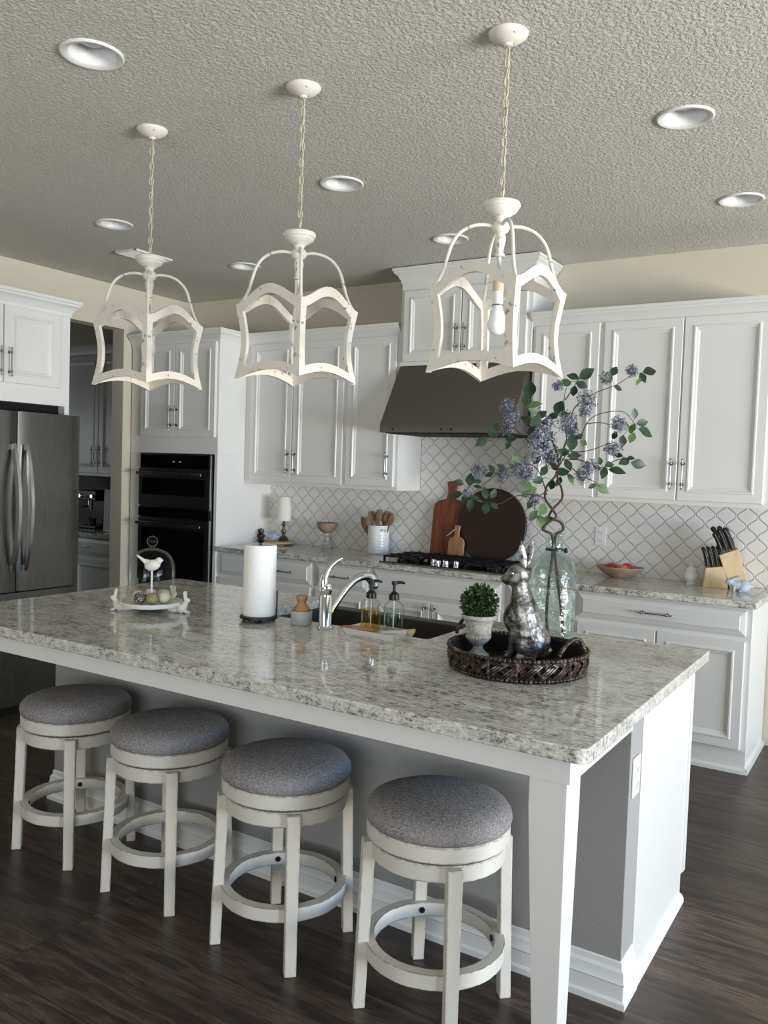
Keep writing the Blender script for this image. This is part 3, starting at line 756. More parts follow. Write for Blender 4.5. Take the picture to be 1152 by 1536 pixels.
# ------------------------------------------------------------------ stools
def make_stool(loc, rz, label):
    t = thing('counter_stool', label, 'stool', loc, rz, 'round swivel counter stools along the island')
    MB().lathe([(0, .544), (.200, .544), (.2075, .550), (.2105, .563), (.208, .577), (.197, .592), (.168, .604), (.12, .611), (.05, .615), (0, .616)], n=56).build('seat_cushion', fab, t, smooth=50)
    MB().lathe([(.150, .500), (.203, .500), (.206, .503), (.206, .542), (.203, .545), (.150, .545), (.150, .500)], n=56).build('seat_ring', stoolm, t, smooth=35)
    MB().lathe([(.155, .444), (.193, .444), (.1955, .447), (.1955, .488), (.193, .491), (.155, .491), (.155, .444)], n=56).build('apron_ring', stoolm, t, smooth=35)
    MB().lathe([(0, .490), (.170, .490), (.170, .501), (0, .501)], n=32).build('swivel_plate', blackm, t)
    for k in range(4):
        a = PI / 4 + k * PI / 2; c, s = math.cos(a), math.sin(a)
        def sec(r, z, w_, d_):
            return [(c * (r + p * d_) - s * q * w_, s * (r + p * d_) + c * q * w_, z) for p, q in ((-.5, -.5), (.5, -.5), (.5, .5), (-.5, .5))]
        MB().loft([sec(.216, .0, .036, .034), sec(.212, .13, .037, .034), sec(.206, .30, .039, .035), sec(.200, .488, .042, .036)]).build('leg', stoolm, t, bevel=.003)
    # flat hoop foot rest
    MB().lathe([(.174, .155), (.203, .155), (.203, .197), (.174, .197), (.174, .155)], n=56).build('foot_ring', stoolm, t, smooth=35)
    for k in range(4):
        a = PI / 4 + k * PI / 2; c, s = math.cos(a), math.sin(a)
        MB().cyl((c * .1735, s * .1735, .176), (c * .169, s * .169, .176), .009, None, 14).build('bolt', blackm, t)
    return t
s0 = make_stool((-.511, .264, 0), math.radians(-4), 'nearest counter stool, closest to the tapered island leg, its seat brightest')
for (x, y, r, lb) in ((-1.076, .275, 0, 'second nearest counter stool, next to the nearest one'), (-1.630, .300, 3, 'third counter stool from the tapered leg, second from the refrigerator'), (-2.166, .314, 1, 'farthest counter stool, closest to the refrigerator')):
    s = copy_tree(s0); s.location = (x, y, 0); s.rotation_euler = (0, 0, math.radians(r)); s['label'] = lb

# ------------------------------------------------------------------ things on the island
# bird cloche on a stand with bunny feet
cx, cy = -2.045, .580
t = thing('cake_stand', 'low white ceramic stand carried by three small sitting rabbits, under the glass cloche', 'cake stand', (cx, cy, H), 0)
MB().lathe([(0, .026), (.112, .026), (.122, .029), (.126, .038), (.126, .046), (.121, .047), (.116, .038), (0, .036)], n=48).build('plate', matteceramic, t, smooth=40)
def bunny(parent, x, y, f, s=1.18):
    f = Vector((math.cos(f), math.sin(f), 0)); l = Vector((-f.y, f.x, 0)); o_ = Vector((x, y, 0))
    q = lambda u_, v_, z: o_ + (f * u_ + l * v_ + Vector((0, 0, z))) * s
    return blob('rabbit_foot', matteceramic, parent, [('e', q(-.012, 0, .016), (.019 * s, .015 * s, .016 * s)), ('c', q(-.004, 0, .018), q(.006, 0, .040), .013 * s, .009 * s), ('e', q(.011, 0, .047), (.011 * s, .009 * s, .009 * s)),
        ('c', q(.004, .005, .053), q(.001, .007, .074), .0052 * s, .0045 * s), ('c', q(.004, -.005, .053), q(.002, -.007, .074), .0052 * s, .0045 * s), ('c', q(.008, .006, .006), q(.016, .006, .004), .005 * s, .004 * s), ('c', q(.008, -.006, .006), q(.016, -.006, .004), .005 * s, .004 * s),
        ('c', q(-.03, 0, .012), q(-.05, 0, .012), .010 * s, .009 * s)], .0018, 1)
dirL = math.atan2(.490 - cy, -2.177 - cx); dirR = math.atan2(.635 - cy, -1.955 - cx)
for a in (dirL, dirR - .12, dirL - 2.0): bunny(t, .142 * math.cos(a), .142 * math.sin(a), a)
# (dome)
t = thing('glass_cloche', 'clear glass bell cloche with round knob covering a small white bird', 'cloche', (cx, cy, H + .048), 0)
MB().lathe([(.092, 0), (.094, .002), (.0945, .12), (.090, .155), (.077, .183), (.055, .203), (.030, .213), (.012, .216)], n=48).build('dome', glass, t, smooth=80)
MB().lathe([(.012, .215), (.010, .221), (.013, .226)], n=24).sphere((0, 0, .244), .0225, 20, 14).build('knob', glass, t, smooth=80)
t = thing('bird_figurine', 'small white bird figurine perched on a thin white post inside the glass cloche', 'figurine', (cx, cy, H + .037), 0)
MB().cyl((0, 0, 0), (0, 0, .135), .0045, None, 12).lathe([(0, 0), (.02, 0), (.02, .004), (0, .005)], n=20).build('post', matteceramic, t, smooth=50)
rd = Vector((.85, .53, 0))
q = lambda a, z: tuple(rd * a + Vector((0, 0, z)))
RB = Matrix(((rd.x, -rd.y, 0), (rd.y, rd.x, 0), (0, 0, 1))) @ Matrix.Rotation(math.radians(14), 3, 'Y').inverted()
blob('bird', matteceramic, t, [('e', q(.002, .156), (.034, .020, .023), RB), ('e', q(.028, .176), (.016, .014, .014)), ('c', q(.038, .178), q(.049, .177), .005, .0015), ('c', q(-.022, .165), q(-.062, .195), .010, .004), ('c', q(-.01, .166), q(-.045, .182), .012, .004)], .0025, 3)
eg = 'decorative eggs under the cloche'
EP = lambda d: (.056 * math.cos(math.radians(d)), .056 * math.sin(math.radians(d)))
for nm, lb, m_, ex, ey, rr, rz_ in (('egg', 'black-and-white speckled egg at the front of the cloche', eggs_, EP(-98)[0], EP(-98)[1], .024, .3), ('egg', 'cream egg at the left edge inside the cloche', eggw, EP(-158)[0], EP(-158)[1], .023, 1.1),
        ('egg', 'pale pinkish egg behind the speckled egg in the cloche', matteceramic, EP(145)[0], EP(145)[1], .024, .2), ('egg', 'olive green egg right of the bird post in the cloche', eggg, EP(-40)[0], EP(-40)[1], .024, .9),
        ('egg', 'cream patterned egg at the right edge inside the cloche', eggw, EP(18)[0], EP(18)[1], .024, .5), ('egg', 'tan egg at the back right inside the cloche', MATS['socket_tan'], EP(80)[0], EP(80)[1], .025, .1)):
    o = MB().lathe([(0, -rr), (rr * .5, -rr * .88), (rr * .93, -rr * .4), (rr, .05 * rr), (rr * .9, rr * .55), (rr * .55, rr * 1.02), (rr * .2, rr * 1.2), (0, rr * 1.24)], n=24).build(nm, m_, None, smooth=80, loc=(cx + ex, cy + ey, H + .038 + rr * 1.02))
    o.rotation_euler = (0, 1.2, rz_ * 3); tag(o, lb, 'egg', eg)

# paper towel holder
px_, py_ = -1.590, .725
t = thing('paper_towel_holder', 'black metal paper towel holder with turned finial and side arm', 'paper towel holder', (px_, py_, H))
MB().lathe([(0, .010), (.070, .010), (.076, .013), (.076, .020), (.070, .023), (0, .023)], n=40).build('base_plate', blackm, t, smooth=40)
for k in range(4):
    a = .6 + k * PI / 2; MB().sphere((.058 * math.cos(a), .058 * math.sin(a), .0065), (.009, .009, .0065)).build('foot', blackm, t, smooth=60)
MB().lathe([(0, .022), (.006, .022), (.006, .312), (.013, .315), (.017, .322), (.010, .328), (.016, .336), (.0165, .343), (.009, .350), (.013, .358), (.011, .366), (0, .370)], n=20).build('post', blackm, t, smooth=50)
MB().tube([(.070, .022, .020), (.072, .023, .06), (.072, .023, .125)], .0032, 8).build('side_arm', blackm, t, smooth=60)
o = MB().lathe([(.020, .0), (.0635, .0), (.0645, .004), (.0645, .276), (.0635, .280), (.020, .280), (.020, 0)], n=48).build('paper_towel_roll', paper, None, smooth=40, loc=(px_, py_, H + .024))
tag(o, 'white quilted paper towel roll on the black holder', 'paper towel roll')

# scrub brush in a grey cup
t = thing('brush_cup', 'small light grey ceramic cup left of the faucet', 'cup', (-1.412, .771, H))
MB().lathe([(0, .0), (.036, .0), (.041, .004), (.0425, .053), (.040, .056), (.037, .054), (.034, .008), (0, .007)], n=36).build('cup_body', grayceramic, t, smooth=50)
t = thing('scrub_brush', 'round wooden-handled dish brush resting in the small grey cup', 'brush', (-1.412, .771, H + .009))
MB().lathe([(0, .040), (.030, .040), (.033, .048), (.031, .058), (.022, .068), (.016, .076), (.018, .086), (.023, .094), (.023, .102), (.017, .108), (0, .110)], n=32).build('brush_handle', olive, t, smooth=50)
MB().lathe([(0, 0), (.030, .0), (.029, .041), (0, .041)], n=28).build('bristles', lightwood, t)
# faucet
fx, fy = -1.300, .775
t = thing('kitchen_faucet', 'polished chrome single-lever kitchen faucet arching over the sink', 'faucet', (fx, fy, H))
MB().lathe([(0, 0), (.030, 0), (.031, .003), (.026, .008), (.0245, .012), (.0245, .120), (.0225, .124), (.0225, .138), (.0255, .143), (.0255, .160), (.022, .172), (.012, .180), (0, .182)], n=40).build('faucet_body', chrome, t, smooth=35)
ld = Vector((.55, .80, 0))
q = lambda a, z: tuple(ld * a + Vector((0, 0, z)))
pp = smooth_path([q(-.006, .150), q(-.010, .185), q(.0, .215), q(.018, .240), q(.046, .262), q(.066, .270)])
n_ = len(pp); MB().tube(pp, [.0225 - (.0225 - .004) * (k / (n_ - 1)) ** .8 for k in range(n_)], 16).build('lever', chrome, t, smooth=60)
sd = Vector((.30, .95, 0)).normalized(); q = lambda a, z: tuple(sd * a + Vector((0, 0, z)))
pp = smooth_path([q(.012, .045), q(.045, .090), q(.085, .135), q(.130, .172), q(.175, .190), q(.210, .188), q(.232, .170), q(.238, .150)], 5)
n_ = len(pp); MB().tube(pp, [.0150 + .006 * min(1, max(0, (k / n_ - .45) * 3)) for k in range(n_)], 18).build('spout', chrome, t, smooth=60)
MB().cyl(q(.239, .152), q(.239, .138), .019, .017, 20).build('spray_head', blackm, t, smooth=40)
# rectangular dish with two soap bottles, brush and scrubbers
dc = Vector((-1.075, .800)); dr = math.radians(-4)
t = thing('soap_tray', 'white rectangular ceramic tray in front of the sink', 'tray', (dc.x, dc.y, H), dr)
rp = lambda a, b, r: roundpoly([(-a, -b), (a, -b), (a, b), (-a, b)], [r] * 4, 5)
b = MB(); b.loft([[(x, y, 0) for x, y in rp(.110, .062, .01)], [(x, y, .022) for x, y in rp(.120, .072, .014)], [(x, y, .022) for x, y in rp(.115, .067, .012)], [(x, y, .006) for x, y in rp(.104, .056, .01)]]); b.build('tray_body', ceramic, t, smooth=30)
def soap(x, y, label, m_, fill, rot):
    t = thing('soap_dispenser', label, 'soap dispenser', (x, y, H + .0065), rot, None); t.scale = (1.12, 1.12, 1.06)
    MB().lathe([(0, .002), (.030, .002), (.0345, .006), (.035, .012), (.035, .085), (.031, .100), (.021, .111), (.0145, .116), (.0145, .124)], n=36).build('bottle', glass, t, smooth=60)
    MB().lathe([(0, .004), (.030, .004), (.0325, .008), (.0325, fill), (0, fill)], n=36).build('liquid', m_, t, smooth=40)
    MB().lathe([(0, .118), (.0175, .118), (.0175, .130), (.0165, .137), (.008, .146), (.0055, .148), (.0055, .170), (.010, .172), (.010, .184), (0, .185)], n=24).build('pump', blackm, t, smooth=35)
    MB().tube([(0, 0, .178), (.020, 0, .181), (.036, 0, .178)], [.006, .0055, .004], 10).build('nozzle', blackm, t, smooth=60)
    MB().cyl((0, 0, .012), (0, 0, .118), .0025, None, 8).build('dip_tube', plastic, t)
ssm = bpy.data.materials.new('see_through_soap')
soap(-1.122, .822, 'left glass soap dispenser with black pump, holding amber liquid', thinglass('amber_liquid', (240, 222, 172), .15, .02), .078, .3)
soap(-1.035, .845, 'right glass soap dispenser with black pump, holding clear liquid', thinglass('clear_liquid', (228, 234, 226), .15, .02), .082, .5)
t = thing('dish_brush', 'honey coloured wooden brush lying at the left of the white soap tray', 'brush', (-1.150, .762, H + .0135), math.radians(12))
MB().sphere((0, 0, .008), (.062, .017, .0085), 24, 12).sphere((.058, 0, .006), (.03, .009, .006), 20, 10).build('brush_back', olive, t, smooth=70)
for i, (a, nm, c_, lb) in enumerate(((18, 'dish_scrubber', (214, 206, 210), 'pale fan-shaped dish scrubber leaning at the right of the soap tray, front one'), (30, 'dish_scrubber', (196, 180, 150), 'tan dish scrubber behind the pale one on the soap tray'))):
    mm = mat('scrubber_%d' % i, c_, .8)
    t = thing(nm, lb, 'scrubber', (-.995 + .018 * i, .785 + .024 * i, H + .0075 + .0 * i), math.radians(a))
    MB().loft([[(-.045, -.008, .0), (.040, -.008, .0), (.040, .010, .0), (-.045, .010, 0)], [(-.050, -.012, .010), (.050, -.012, .016), (.050, .006, .020), (-.050, .006, .014)], [(-.04, -.008, .016), (.052, -.006, .026), (.052, .006, .028), (-.04, .006, .018)]]).build('scrubber_pad', mm, t, bevel=.002)

# ------------------------------------------------------------------ wicker tray with urn, rabbit; bottle with branches
tx, ty, TR = -.452, .655, .208
t = thing('wicker_tray', 'round dark woven wicker tray with two beaded handles on the island', 'tray', (tx, ty, H))
MB().lathe([(0, .002), (.199, .002), (.199, .010), (0, .010)], n=48).build('tray_base', rattan, t)
def beads(parent, name, pts, r):
    b = MB()
    for p in pts: b.sphere(p, (r * 1.1, r * 1.1, r), 8, 6)
    return b.build(name, rattan, parent, smooth=80)
def ringp(r, z, n, ph=0): return [(r * math.cos(2 * PI * k / n + ph), r * math.sin(2 * PI * k / n + ph), z) for k in range(n)]
beads(t, 'lower_braid', ringp(TR + .004, .007, 96), .0072)
beads(t, 'upper_braid', ringp(TR + .012, .068, 96, .03), .0068)
b = MB()
for k in range(26):
    a = 2 * PI * k / 26
    for sgn, off in ((1, .004), (-1, -.003)):
        for lay in range(3):
            pts = []
            for j in range(8):
                u_ = j / 7; aa = a + sgn * (u_ - .5) * .40 + lay * .05; rr = TR + .006 + off * math.sin(PI * u_ * 2) + .004 * math.sin(PI * u_)
                pts.append((rr * math.cos(aa), rr * math.sin(aa), .012 + .050 * math.sin(PI * u_ / 1.0 * .5) ))
            b.tube(pts, .0036, 5)
b.build('woven_wall', rattan, t, smooth=70)
MB().lathe([(.199, .006), (.204, .006), (.211, .064), (.206, .064), (.199, .006)], n=64).build('inner_wall', darkgap, t)
for k in range(16):
    a = 2 * PI * k / 16; c_, s_ = math.cos(a), math.sin(a)
    MB().tube([(.213 * c_, .213 * s_, .004), (.222 * c_, .222 * s_, .034), (.220 * c_, .220 * s_, .070)], .0042, 6).build('stake', rattan, t, smooth=60)
for ang in (math.radians(-17), math.radians(163)):
    pts = []
    for j in range(26):
        u_ = j / 25; aa = ang + (u_ - .5) * .62; pts.append(((TR + .012) * math.cos(aa), (TR + .012) * math.sin(aa), .068 + .062 * math.sin(PI * u_) ** .6))
    beads(t, 'handle', pts, .0065)
# urn with boxwood ball
ux, uy, uz = -.600, .672, H + .011
t = thing('planter_urn', 'small grey cast stone urn holding a boxwood ball on the wicker tray', 'urn', (ux, uy, uz))
MB().lathe([(0, 0), (.037, 0), (.038, .008), (.030, .013), (.018, .026), (.0155, .036), (.020, .041), (.031, .050), (.037, .062)], n=36).build('foot', stone, t, smooth=40)
MB().lathe([(.030, .050), (.041, .064), (.0425, .078)], n=96, flute=.03, nf=24).build('gadroon_band', stone, t, smooth=50)
MB().lathe([(.036, .074), (.0425, .080), (.043, .100), (.047, .116), (.055, .128), (.059, .130), (.060, .137), (.056, .141), (.050, .138), (.046, .122), (0, .120)], n=40).build('bowl', stone, t, smooth=40)
t = thing('boxwood_ball', 'round dark green boxwood topiary ball in the grey urn', 'plant', (ux, uy, uz + .122))
b = MB(); rnd = random.Random(3)
def leaf(b, p, d, L, W, nrm, fold=.25, n=4):
    d = d.normalized(); s = d.cross(nrm).normalized(); up = s.cross(d).normalized()
    k0 = len(b.v); vs = []; fs = []
    for i in range(n + 1):
        u_ = i / n; wd = W * math.sin(PI * min(.98, max(.03, u_)) ** .85); bend = -up * (L * .12 * u_ * u_)
        c = p + d * (L * u_) + bend
        vs += [c - s * wd + up * wd * fold, c, c + s * wd + up * wd * fold]
    for i in range(n):
        a = i * 3; fs += [(a, a + 1, a + 4, a + 3), (a + 1, a + 2, a + 5, a + 4)]
    b.add(vs, fs)
for k in range(1500):
    v_ = Vector((rnd.gauss(0, 1), rnd.gauss(0, 1), rnd.gauss(0, 1))).normalized()
    if v_.z < -.82: continue
    r_ = .050 * (1 + rnd.uniform(-.35, .18)); p = Vector((v_.x * r_, v_.y * r_, .056 + v_.z * r_))
    d = (v_ + Vector((rnd.gauss(0, .5), rnd.gauss(0, .5), rnd.gauss(0, .5)))); leaf(b, p, d, .013, .0042, Vector((rnd.gauss(0, 1), rnd.gauss(0, 1), rnd.gauss(0, 1))), n=3)
b.build('foliage', boxwood, t)
b = MB().sphere((0, 0, .052), .036, 12, 8).cyl((0, 0, .0), (0, 0, .03), .01, None, 8); b.build('stem_ball', barkm, t)
# silver rabbit
rx, ry, rz_ = -.470, .745, H + .011
t = thing('silver_rabbit', 'tall hammered silver rabbit statue sitting upright on the wicker tray, facing left', 'statue', (rx, ry, rz_))
f = Vector((-.90, -.43, 0)).normalized(); l = Vector((-f.y, f.x, 0))
q = lambda u_, v_, z: tuple(f * u_ + l * v_ + Vector((0, 0, z)))
RF = Matrix(((f.x, l.x, 0), (f.y, l.y, 0), (0, 0, 1)))
RT = RF @ Matrix.Rotation(math.radians(28), 3, 'Y')
blob('rabbit_body', silverleaf, t, [
    ('e', q(-.020, 0, .062), (.070, .058, .060), RF), ('e', q(-.018, .036, .050), (.048, .026, .046), RF), ('e', q(-.018, -.036, .050), (.048, .026, .046), RF),
    ('e', q(-.052, 0, .030), (.032, .03, .028), RF), ('c', q(-.014, 0, .085), q(.004, 0, .160), .062, .050), ('c', q(.004, 0, .160), q(.014, 0, .222), .050, .032), ('e', q(.028, 0, .135), (.042, .040, .055), RF),
    ('c', q(.016, 0, .225), q(.020, 0, .255), .029, .029), ('e', q(.026, 0, .276), (.044, .036, .037), RT), ('c', q(.042, 0, .268), q(.060, 0, .261), .028, .020), ('e', q(.073, 0, .262), (.012, .013, .011), RF),
    ('e', q(.040, .022, .262), (.020, .014, .017), RF), ('e', q(.040, -.022, .262), (.020, .014, .017), RF),
    ('c', q(.030, .020, .110), q(.040, .020, .020), .016, .012), ('c', q(.030, -.020, .110), q(.040, -.020, .020), .016, .012), ('c', q(.040, .020, .010), q(.058, .020, .009), .011, .009), ('c', q(.040, -.020, .010), q(.058, -.020, .009), .011, .009),
    ('c', q(-.030, .044, .012), q(.020, .044, .010), .013, .011), ('c', q(-.030, -.044, .012), q(.020, -.044, .010), .013, .011), ('e', q(-.084, 0, .028), (.014, .016, .014), RF)], .0045, 4)
def ear(sv, lean, name):
    b = MB(); rings = []; n = 9
    base = Vector(q(.006, sv * .013, .298)); tip = Vector(q(.014 + lean, sv * .018, .390)); ax = (tip - base)
    side = (f * .92 + l * .35 * sv).normalized(); th = ax.normalized().cross(side).normalized()
    for i in range(n + 1):
        u_ = i / n; c = base + ax * u_; wd = .0150 * math.sin(PI * min(.97, .12 + u_ * .86)) ** .75; tt = .0055 * (1 - u_ * .6)
        r = []
        for k in range(12):
            a = 2 * PI * k / 12; dx = math.cos(a) * wd; dy = math.sin(a) * tt
            if math.sin(a) < -.2: dy *= -.35
            r.append(c + side * dx + th * dy)
        rings.append(r)
    b.loft(rings); b.build(name, silverleaf, t, smooth=70)
ear(1, .008, 'ear'); ear(-1, -.030, 'ear')
for sv in (1, -1): MB().sphere(q(.046, sv * .0345, .284), .0056, 12, 8).build('eye', chrome, t, smooth=80)

# bottle
bx, by = -.478, 1.020
t = thing('glass_bottle', 'large pale green seeded glass bottle with flowering branches, behind the wicker tray', 'bottle', (bx, by, H))
bp = [(0, .004), (.060, .003), (.073, .0), (.079, .008), (.080, .02), (.080, .262), (.077, .288), (.066, .312), (.050, .330), (.036, .342), (.031, .352), (.030, .398), (.034, .402), (.035, .411), (.031, .414), (.0275, .410)]
MB().lathe(bp, n=56).build('bottle_body', bottleglass, t, smooth=60)
MB().lathe([(.0305, .350), (.0335, .352), (.0335, .356), (.0305, .358), (.0305, .350)], n=32).sphere((.036, .016, .352), (.008, .006, .010), 10, 8).build('wire_clasp', blackm, t, smooth=50)
# branches: built in the bottle's own upright plane, with depth spread
D0 = (Vector((bx, by, 1.3)) - CAM).dot(CF)
def bpnt(x, y, off=0): return at_depth(x, y, D0 + off)
ROOT = Vector((bx, by, H))
def branch_thing(label):
    return thing('flowering_branch', label, 'branch', (bx, by, H), 0, 'artificial flowering branches in the bottle')
BL = branch_thing('flowering branch stem whose sprigs reach left over the wooden boards'); BR_ = branch_thing('flowering branch stem whose sprigs reach right across the wall cabinets')
rnd = random.Random(11)
def stem(par, pts, r0, r1, off0=0, off1=0, name='twig'):
    P_ = [bpnt(x, y, off0 + (off1 - off0) * i / (len(pts) - 1)) - ROOT for i, (x, y) in enumerate(pts)]
    sp = smooth_path([tuple(p) for p in P_], 5); n = len(sp)
    return MB().tube(sp, [r0 + (r1 - r0) * i / (n - 1) for i in range(n)], 7).build(name, barkm, par, smooth=70)
stem(BL, [(822, 955), (820, 920), (824, 870), (829, 830), (828, 803), (814, 794), (822, 784), (834, 775), (828, 763), (818, 748), (820, 730), (834, 712), (838, 690), (828, 660)], .0056, .0036, -.01, .0, 'main_stem')
stem(BR_, [(845, 955), (842, 915), (836, 865), (832, 825), (834, 803), (845, 794), (840, 783), (824, 776), (829, 764), (843, 748), (842, 732), (836, 716), (840, 690), (850, 660)], .0056, .0036, .012, .005, 'main_stem')
tw_ = {'L': [([(820, 742), (812, 715), (802, 700), (785, 696), (765, 702), (745, 712), (728, 724), (712, 738), (700, 742)], -.03), ([(818, 748), (800, 742), (770, 745), (752, 755), (735, 757)], -.06), ([(828, 700), (812, 680), (796, 660), (788, 630), (786, 605), (795, 590)], .02),
             ([(800, 670), (780, 650), (766, 640), (750, 650), (738, 660), (725, 662)], -.02), ([(820, 690), (806, 650), (800, 620), (812, 610)], .04), ([(822, 735), (806, 748), (802, 765), (812, 785)], -.05)],
       'R': [([(838, 700), (858, 668), (872, 652), (880, 635), (892, 624), (912, 618), (935, 618), (948, 630), (956, 642)], -.03), ([(850, 676), (868, 678), (890, 674), (908, 667), (922, 664)], -.05), ([(856, 640), (860, 615), (875, 600), (896, 588), (925, 577), (950, 562), (972, 558)], .03),
             ([(845, 690), (870, 690), (890, 700), (905, 702), (922, 706)], -.06), ([(850, 660), (848, 630), (846, 600), (850, 580)], .02), ([(848, 600), (858, 585), (866, 572), (874, 563)], .05), ([(880, 636), (900, 634), (926, 640)], -.01), ([(850, 695), (870, 712), (890, 722), (902, 732)], -.05), ([(905, 702), (925, 690), (945, 690)], -.06)]}
for s_, par in (('L', BL), ('R', BR_)):
    for pts, off in tw_[s_]: stem(par, pts, .0022, .0009, 0, off)
LEAVES = {  # x, y, length, angle, pale, depth
 'R': [[(879, 561, 24, 35, 0), (860, 565, 17, 160, 0), (849, 574, 15, 190, 0), (872, 577, 17, -20, 0), (861, 586, 15, 260, 0)], [(921, 557, 15, 60, 0), (912, 573, 14, 200, 1), (927, 582, 12, -20, 0), (905, 566, 12, 150, 1)], [(974, 557, 19, 10, 0), (964, 566, 14, -60, 0), (958, 572, 12, 230, 1)],
       [(952, 621, 15, 85, 0), (963, 634, 17, 10, 0), (968, 648, 22, -25, 0), (948, 643, 15, 70, 1), (948, 656, 16, 250, 1), (934, 661, 16, 265, 0), (922, 653, 12, 240, 0), (939, 640, 13, 120, 0)], [(957, 696, 21, -10, 0), (937, 692, 14, 200, 0), (928, 683, 12, 170, 0), (946, 687, 11, 0, 0)],
       [(925, 706, 24, -8, 0), (906, 709, 15, 250, 0), (914, 697, 13, 10, 0), (896, 702, 11, 160, 0), (900, 692, 10, 100, 0)], [(903, 733, 21, -30, 1), (889, 729, 12, 200, 1)], [(838, 612, 22, 60, 0), (830, 624, 16, 200, 0), (846, 622, 15, 10, 0)],
       [(858, 664, 24, 85, 0), (861, 684, 18, 5, 0), (846, 678, 15, 160, 0), (852, 697, 16, -60, 0)], [(843, 708, 20, 10, 0), (838, 722, 15, 250, 0), (856, 718, 18, -55, 1), (832, 700, 14, 130, 0)], [(868, 655, 13, 30, 0), (862, 640, 12, 60, 0), (875, 664, 12, -30, 1)]],
 'L': [[(795, 585, 24, 85, 0), (801, 607, 20, 15, 1), (789, 600, 17, 100, 0), (800, 616, 16, -20, 1)], [(804, 633, 23, 70, 0), (791, 630, 18, 150, 0), (797, 644, 17, 240, 0), (812, 622, 17, 40, 0)], [(723, 662, 20, 215, 0), (734, 648, 15, 100, 0), (744, 641, 13, 85, 0), (742, 652, 12, 200, 0)], [(766, 658, 16, 10, 0), (757, 652, 14, 200, 0), (762, 666, 14, 260, 0)],
       [(689, 724, 14, 160, 0), (705, 720, 18, 85, 0), (685, 742, 17, 190, 0), (698, 748, 14, 230, 0), (716, 722, 11, 20, 0), (716, 730, 12, -10, 0)], [(714, 748, 22, -15, 0), (706, 757, 18, 255, 0), (728, 740, 17, 100, 0), (740, 741, 14, 60, 0), (729, 762, 17, 260, 0), (741, 758, 13, -40, 0)], [(816, 706, 16, 60, 0), (828, 727, 14, 250, 0), (808, 720, 14, 200, 0)],
       [(790, 727, 16, 170, 1), (789, 741, 15, 200, 1), (798, 734, 14, 20, 1), (795, 756, 14, 240, 0)], [(800, 773, 17, 230, 1), (814, 764, 18, 70, 1), (812, 783, 22, -60, 1), (822, 778, 12, 10, 1)], [(773, 690, 14, 120, 1), (752, 700, 12, 150, 0), (738, 704, 14, 120, 0), (734, 712, 12, 190, 0)], [(822, 655, 18, 40, 0), (816, 668, 16, 200, 0), (826, 690, 16, 120, 0), (806, 690, 15, 230, 0)]]}
for s_, par in (('L', BL), ('R', BR_)):
    for grp in LEAVES[s_]:
        off = rnd.uniform(-.06, .06)
        for pale in (0, 1):
            b = MB(); gg = [g for g in grp if g[4] == pale]
            if not gg: continue
            bb_ = [(x - L / 2 * math.cos(math.radians(a)), y + L / 2 * math.sin(math.radians(a))) for x, y, L, a, q9 in gg]
            cc = bpnt(sum(q[0] for q in bb_) / len(bb_), sum(q[1] for q in bb_) / len(bb_), off)
            for (x, y, L, ang, pl) in grp:
                if pl != pale: continue
                a = math.radians(ang); o2 = off + rnd.uniform(-.012, .012)
                c0 = bpnt(x - L / 2 * math.cos(a), y + L / 2 * math.sin(a), o2); c1 = bpnt(x + L / 2 * math.cos(a), y - L / 2 * math.sin(a), o2 + rnd.uniform(-.02, .02))
                d = c1 - c0; nrm = (-CF + Vector((rnd.gauss(0, .3), rnd.gauss(0, .3), rnd.gauss(0, .3) + .35)))
                d = d * 1.12; leaf(b, c0 - ROOT, d, d.length, d.length * .33, nrm, .18, 6); b.tube([tuple(c0 - ROOT), tuple((c0 + cc) / 2 - ROOT), tuple(cc - ROOT)], .0007, 4)
            if b.v: b.build('leaf_sprig', leaflight if pale else leafm, par, smooth=60)
FL = {'L': [(762, 610, 13), (767, 627, 15), (759, 642, 13), (813, 658, 20), (806, 679, 20), (800, 648, 13), (819, 636, 13), (718, 707, 12), (754, 713, 12), (777, 703, 14), (788, 709, 15), (802, 748, 9), (700, 740, 6), (828, 684, 17)],
      'R': [(881, 600, 15), (878, 617, 10), (909, 567, 10), (948, 556, 9), (850, 633, 16), (858, 647, 11), (927, 637, 12), (920, 673, 13), (885, 700, 11), (874, 713, 12), (837, 579, 8)]}
for s_, par in (('L', BL), ('R', BR_)):
    for (x, y, r) in FL[s_]:
        c = bpnt(x, y, rnd.uniform(-.05, .05)) - ROOT; R_ = r * D0 / F_PX * 1.12; b = MB()
        for k in range(int(60 + r * 15)):
            v_ = Vector((rnd.gauss(0, 1), rnd.gauss(0, 1), rnd.gauss(0, 1))).normalized() * R_ * rnd.uniform(.35, 1.0)
            p = c + v_; nn = v_.normalized() + Vector((rnd.gauss(0, .4), rnd.gauss(0, .4), rnd.gauss(0, .4))); nn.normalize()
            a0 = nn.orthogonal().normalized(); a1 = nn.cross(a0); q_ = .0046
            pts = [p]; fs = []
            for m_ in range(8):
                th = PI / 4 * m_; rr = q_ * (1.15 if m_ % 2 == 0 else .45); pts.append(p + (a0 * math.cos(th) + a1 * math.sin(th)) * rr + nn * (.0012 if m_ % 2 == 0 else 0))
            b.add(pts, [(0, 1 + m_, 1 + (m_ + 1) % 8) for m_ in range(8)])
        o = b.build('flower_cluster', flowerm, par)
        b = MB()
        for k in range(14):
            v_ = Vector((rnd.gauss(0, 1), rnd.gauss(0, 1), rnd.gauss(0, 1))).normalized() * R_ * rnd.uniform(.3, .95); b.tube([tuple(c + v_ * .1), tuple(c + v_)], .0006, 4); b.sphere(c + v_, .0022, 6, 4)
        b.build('buds', flowergreen, o)

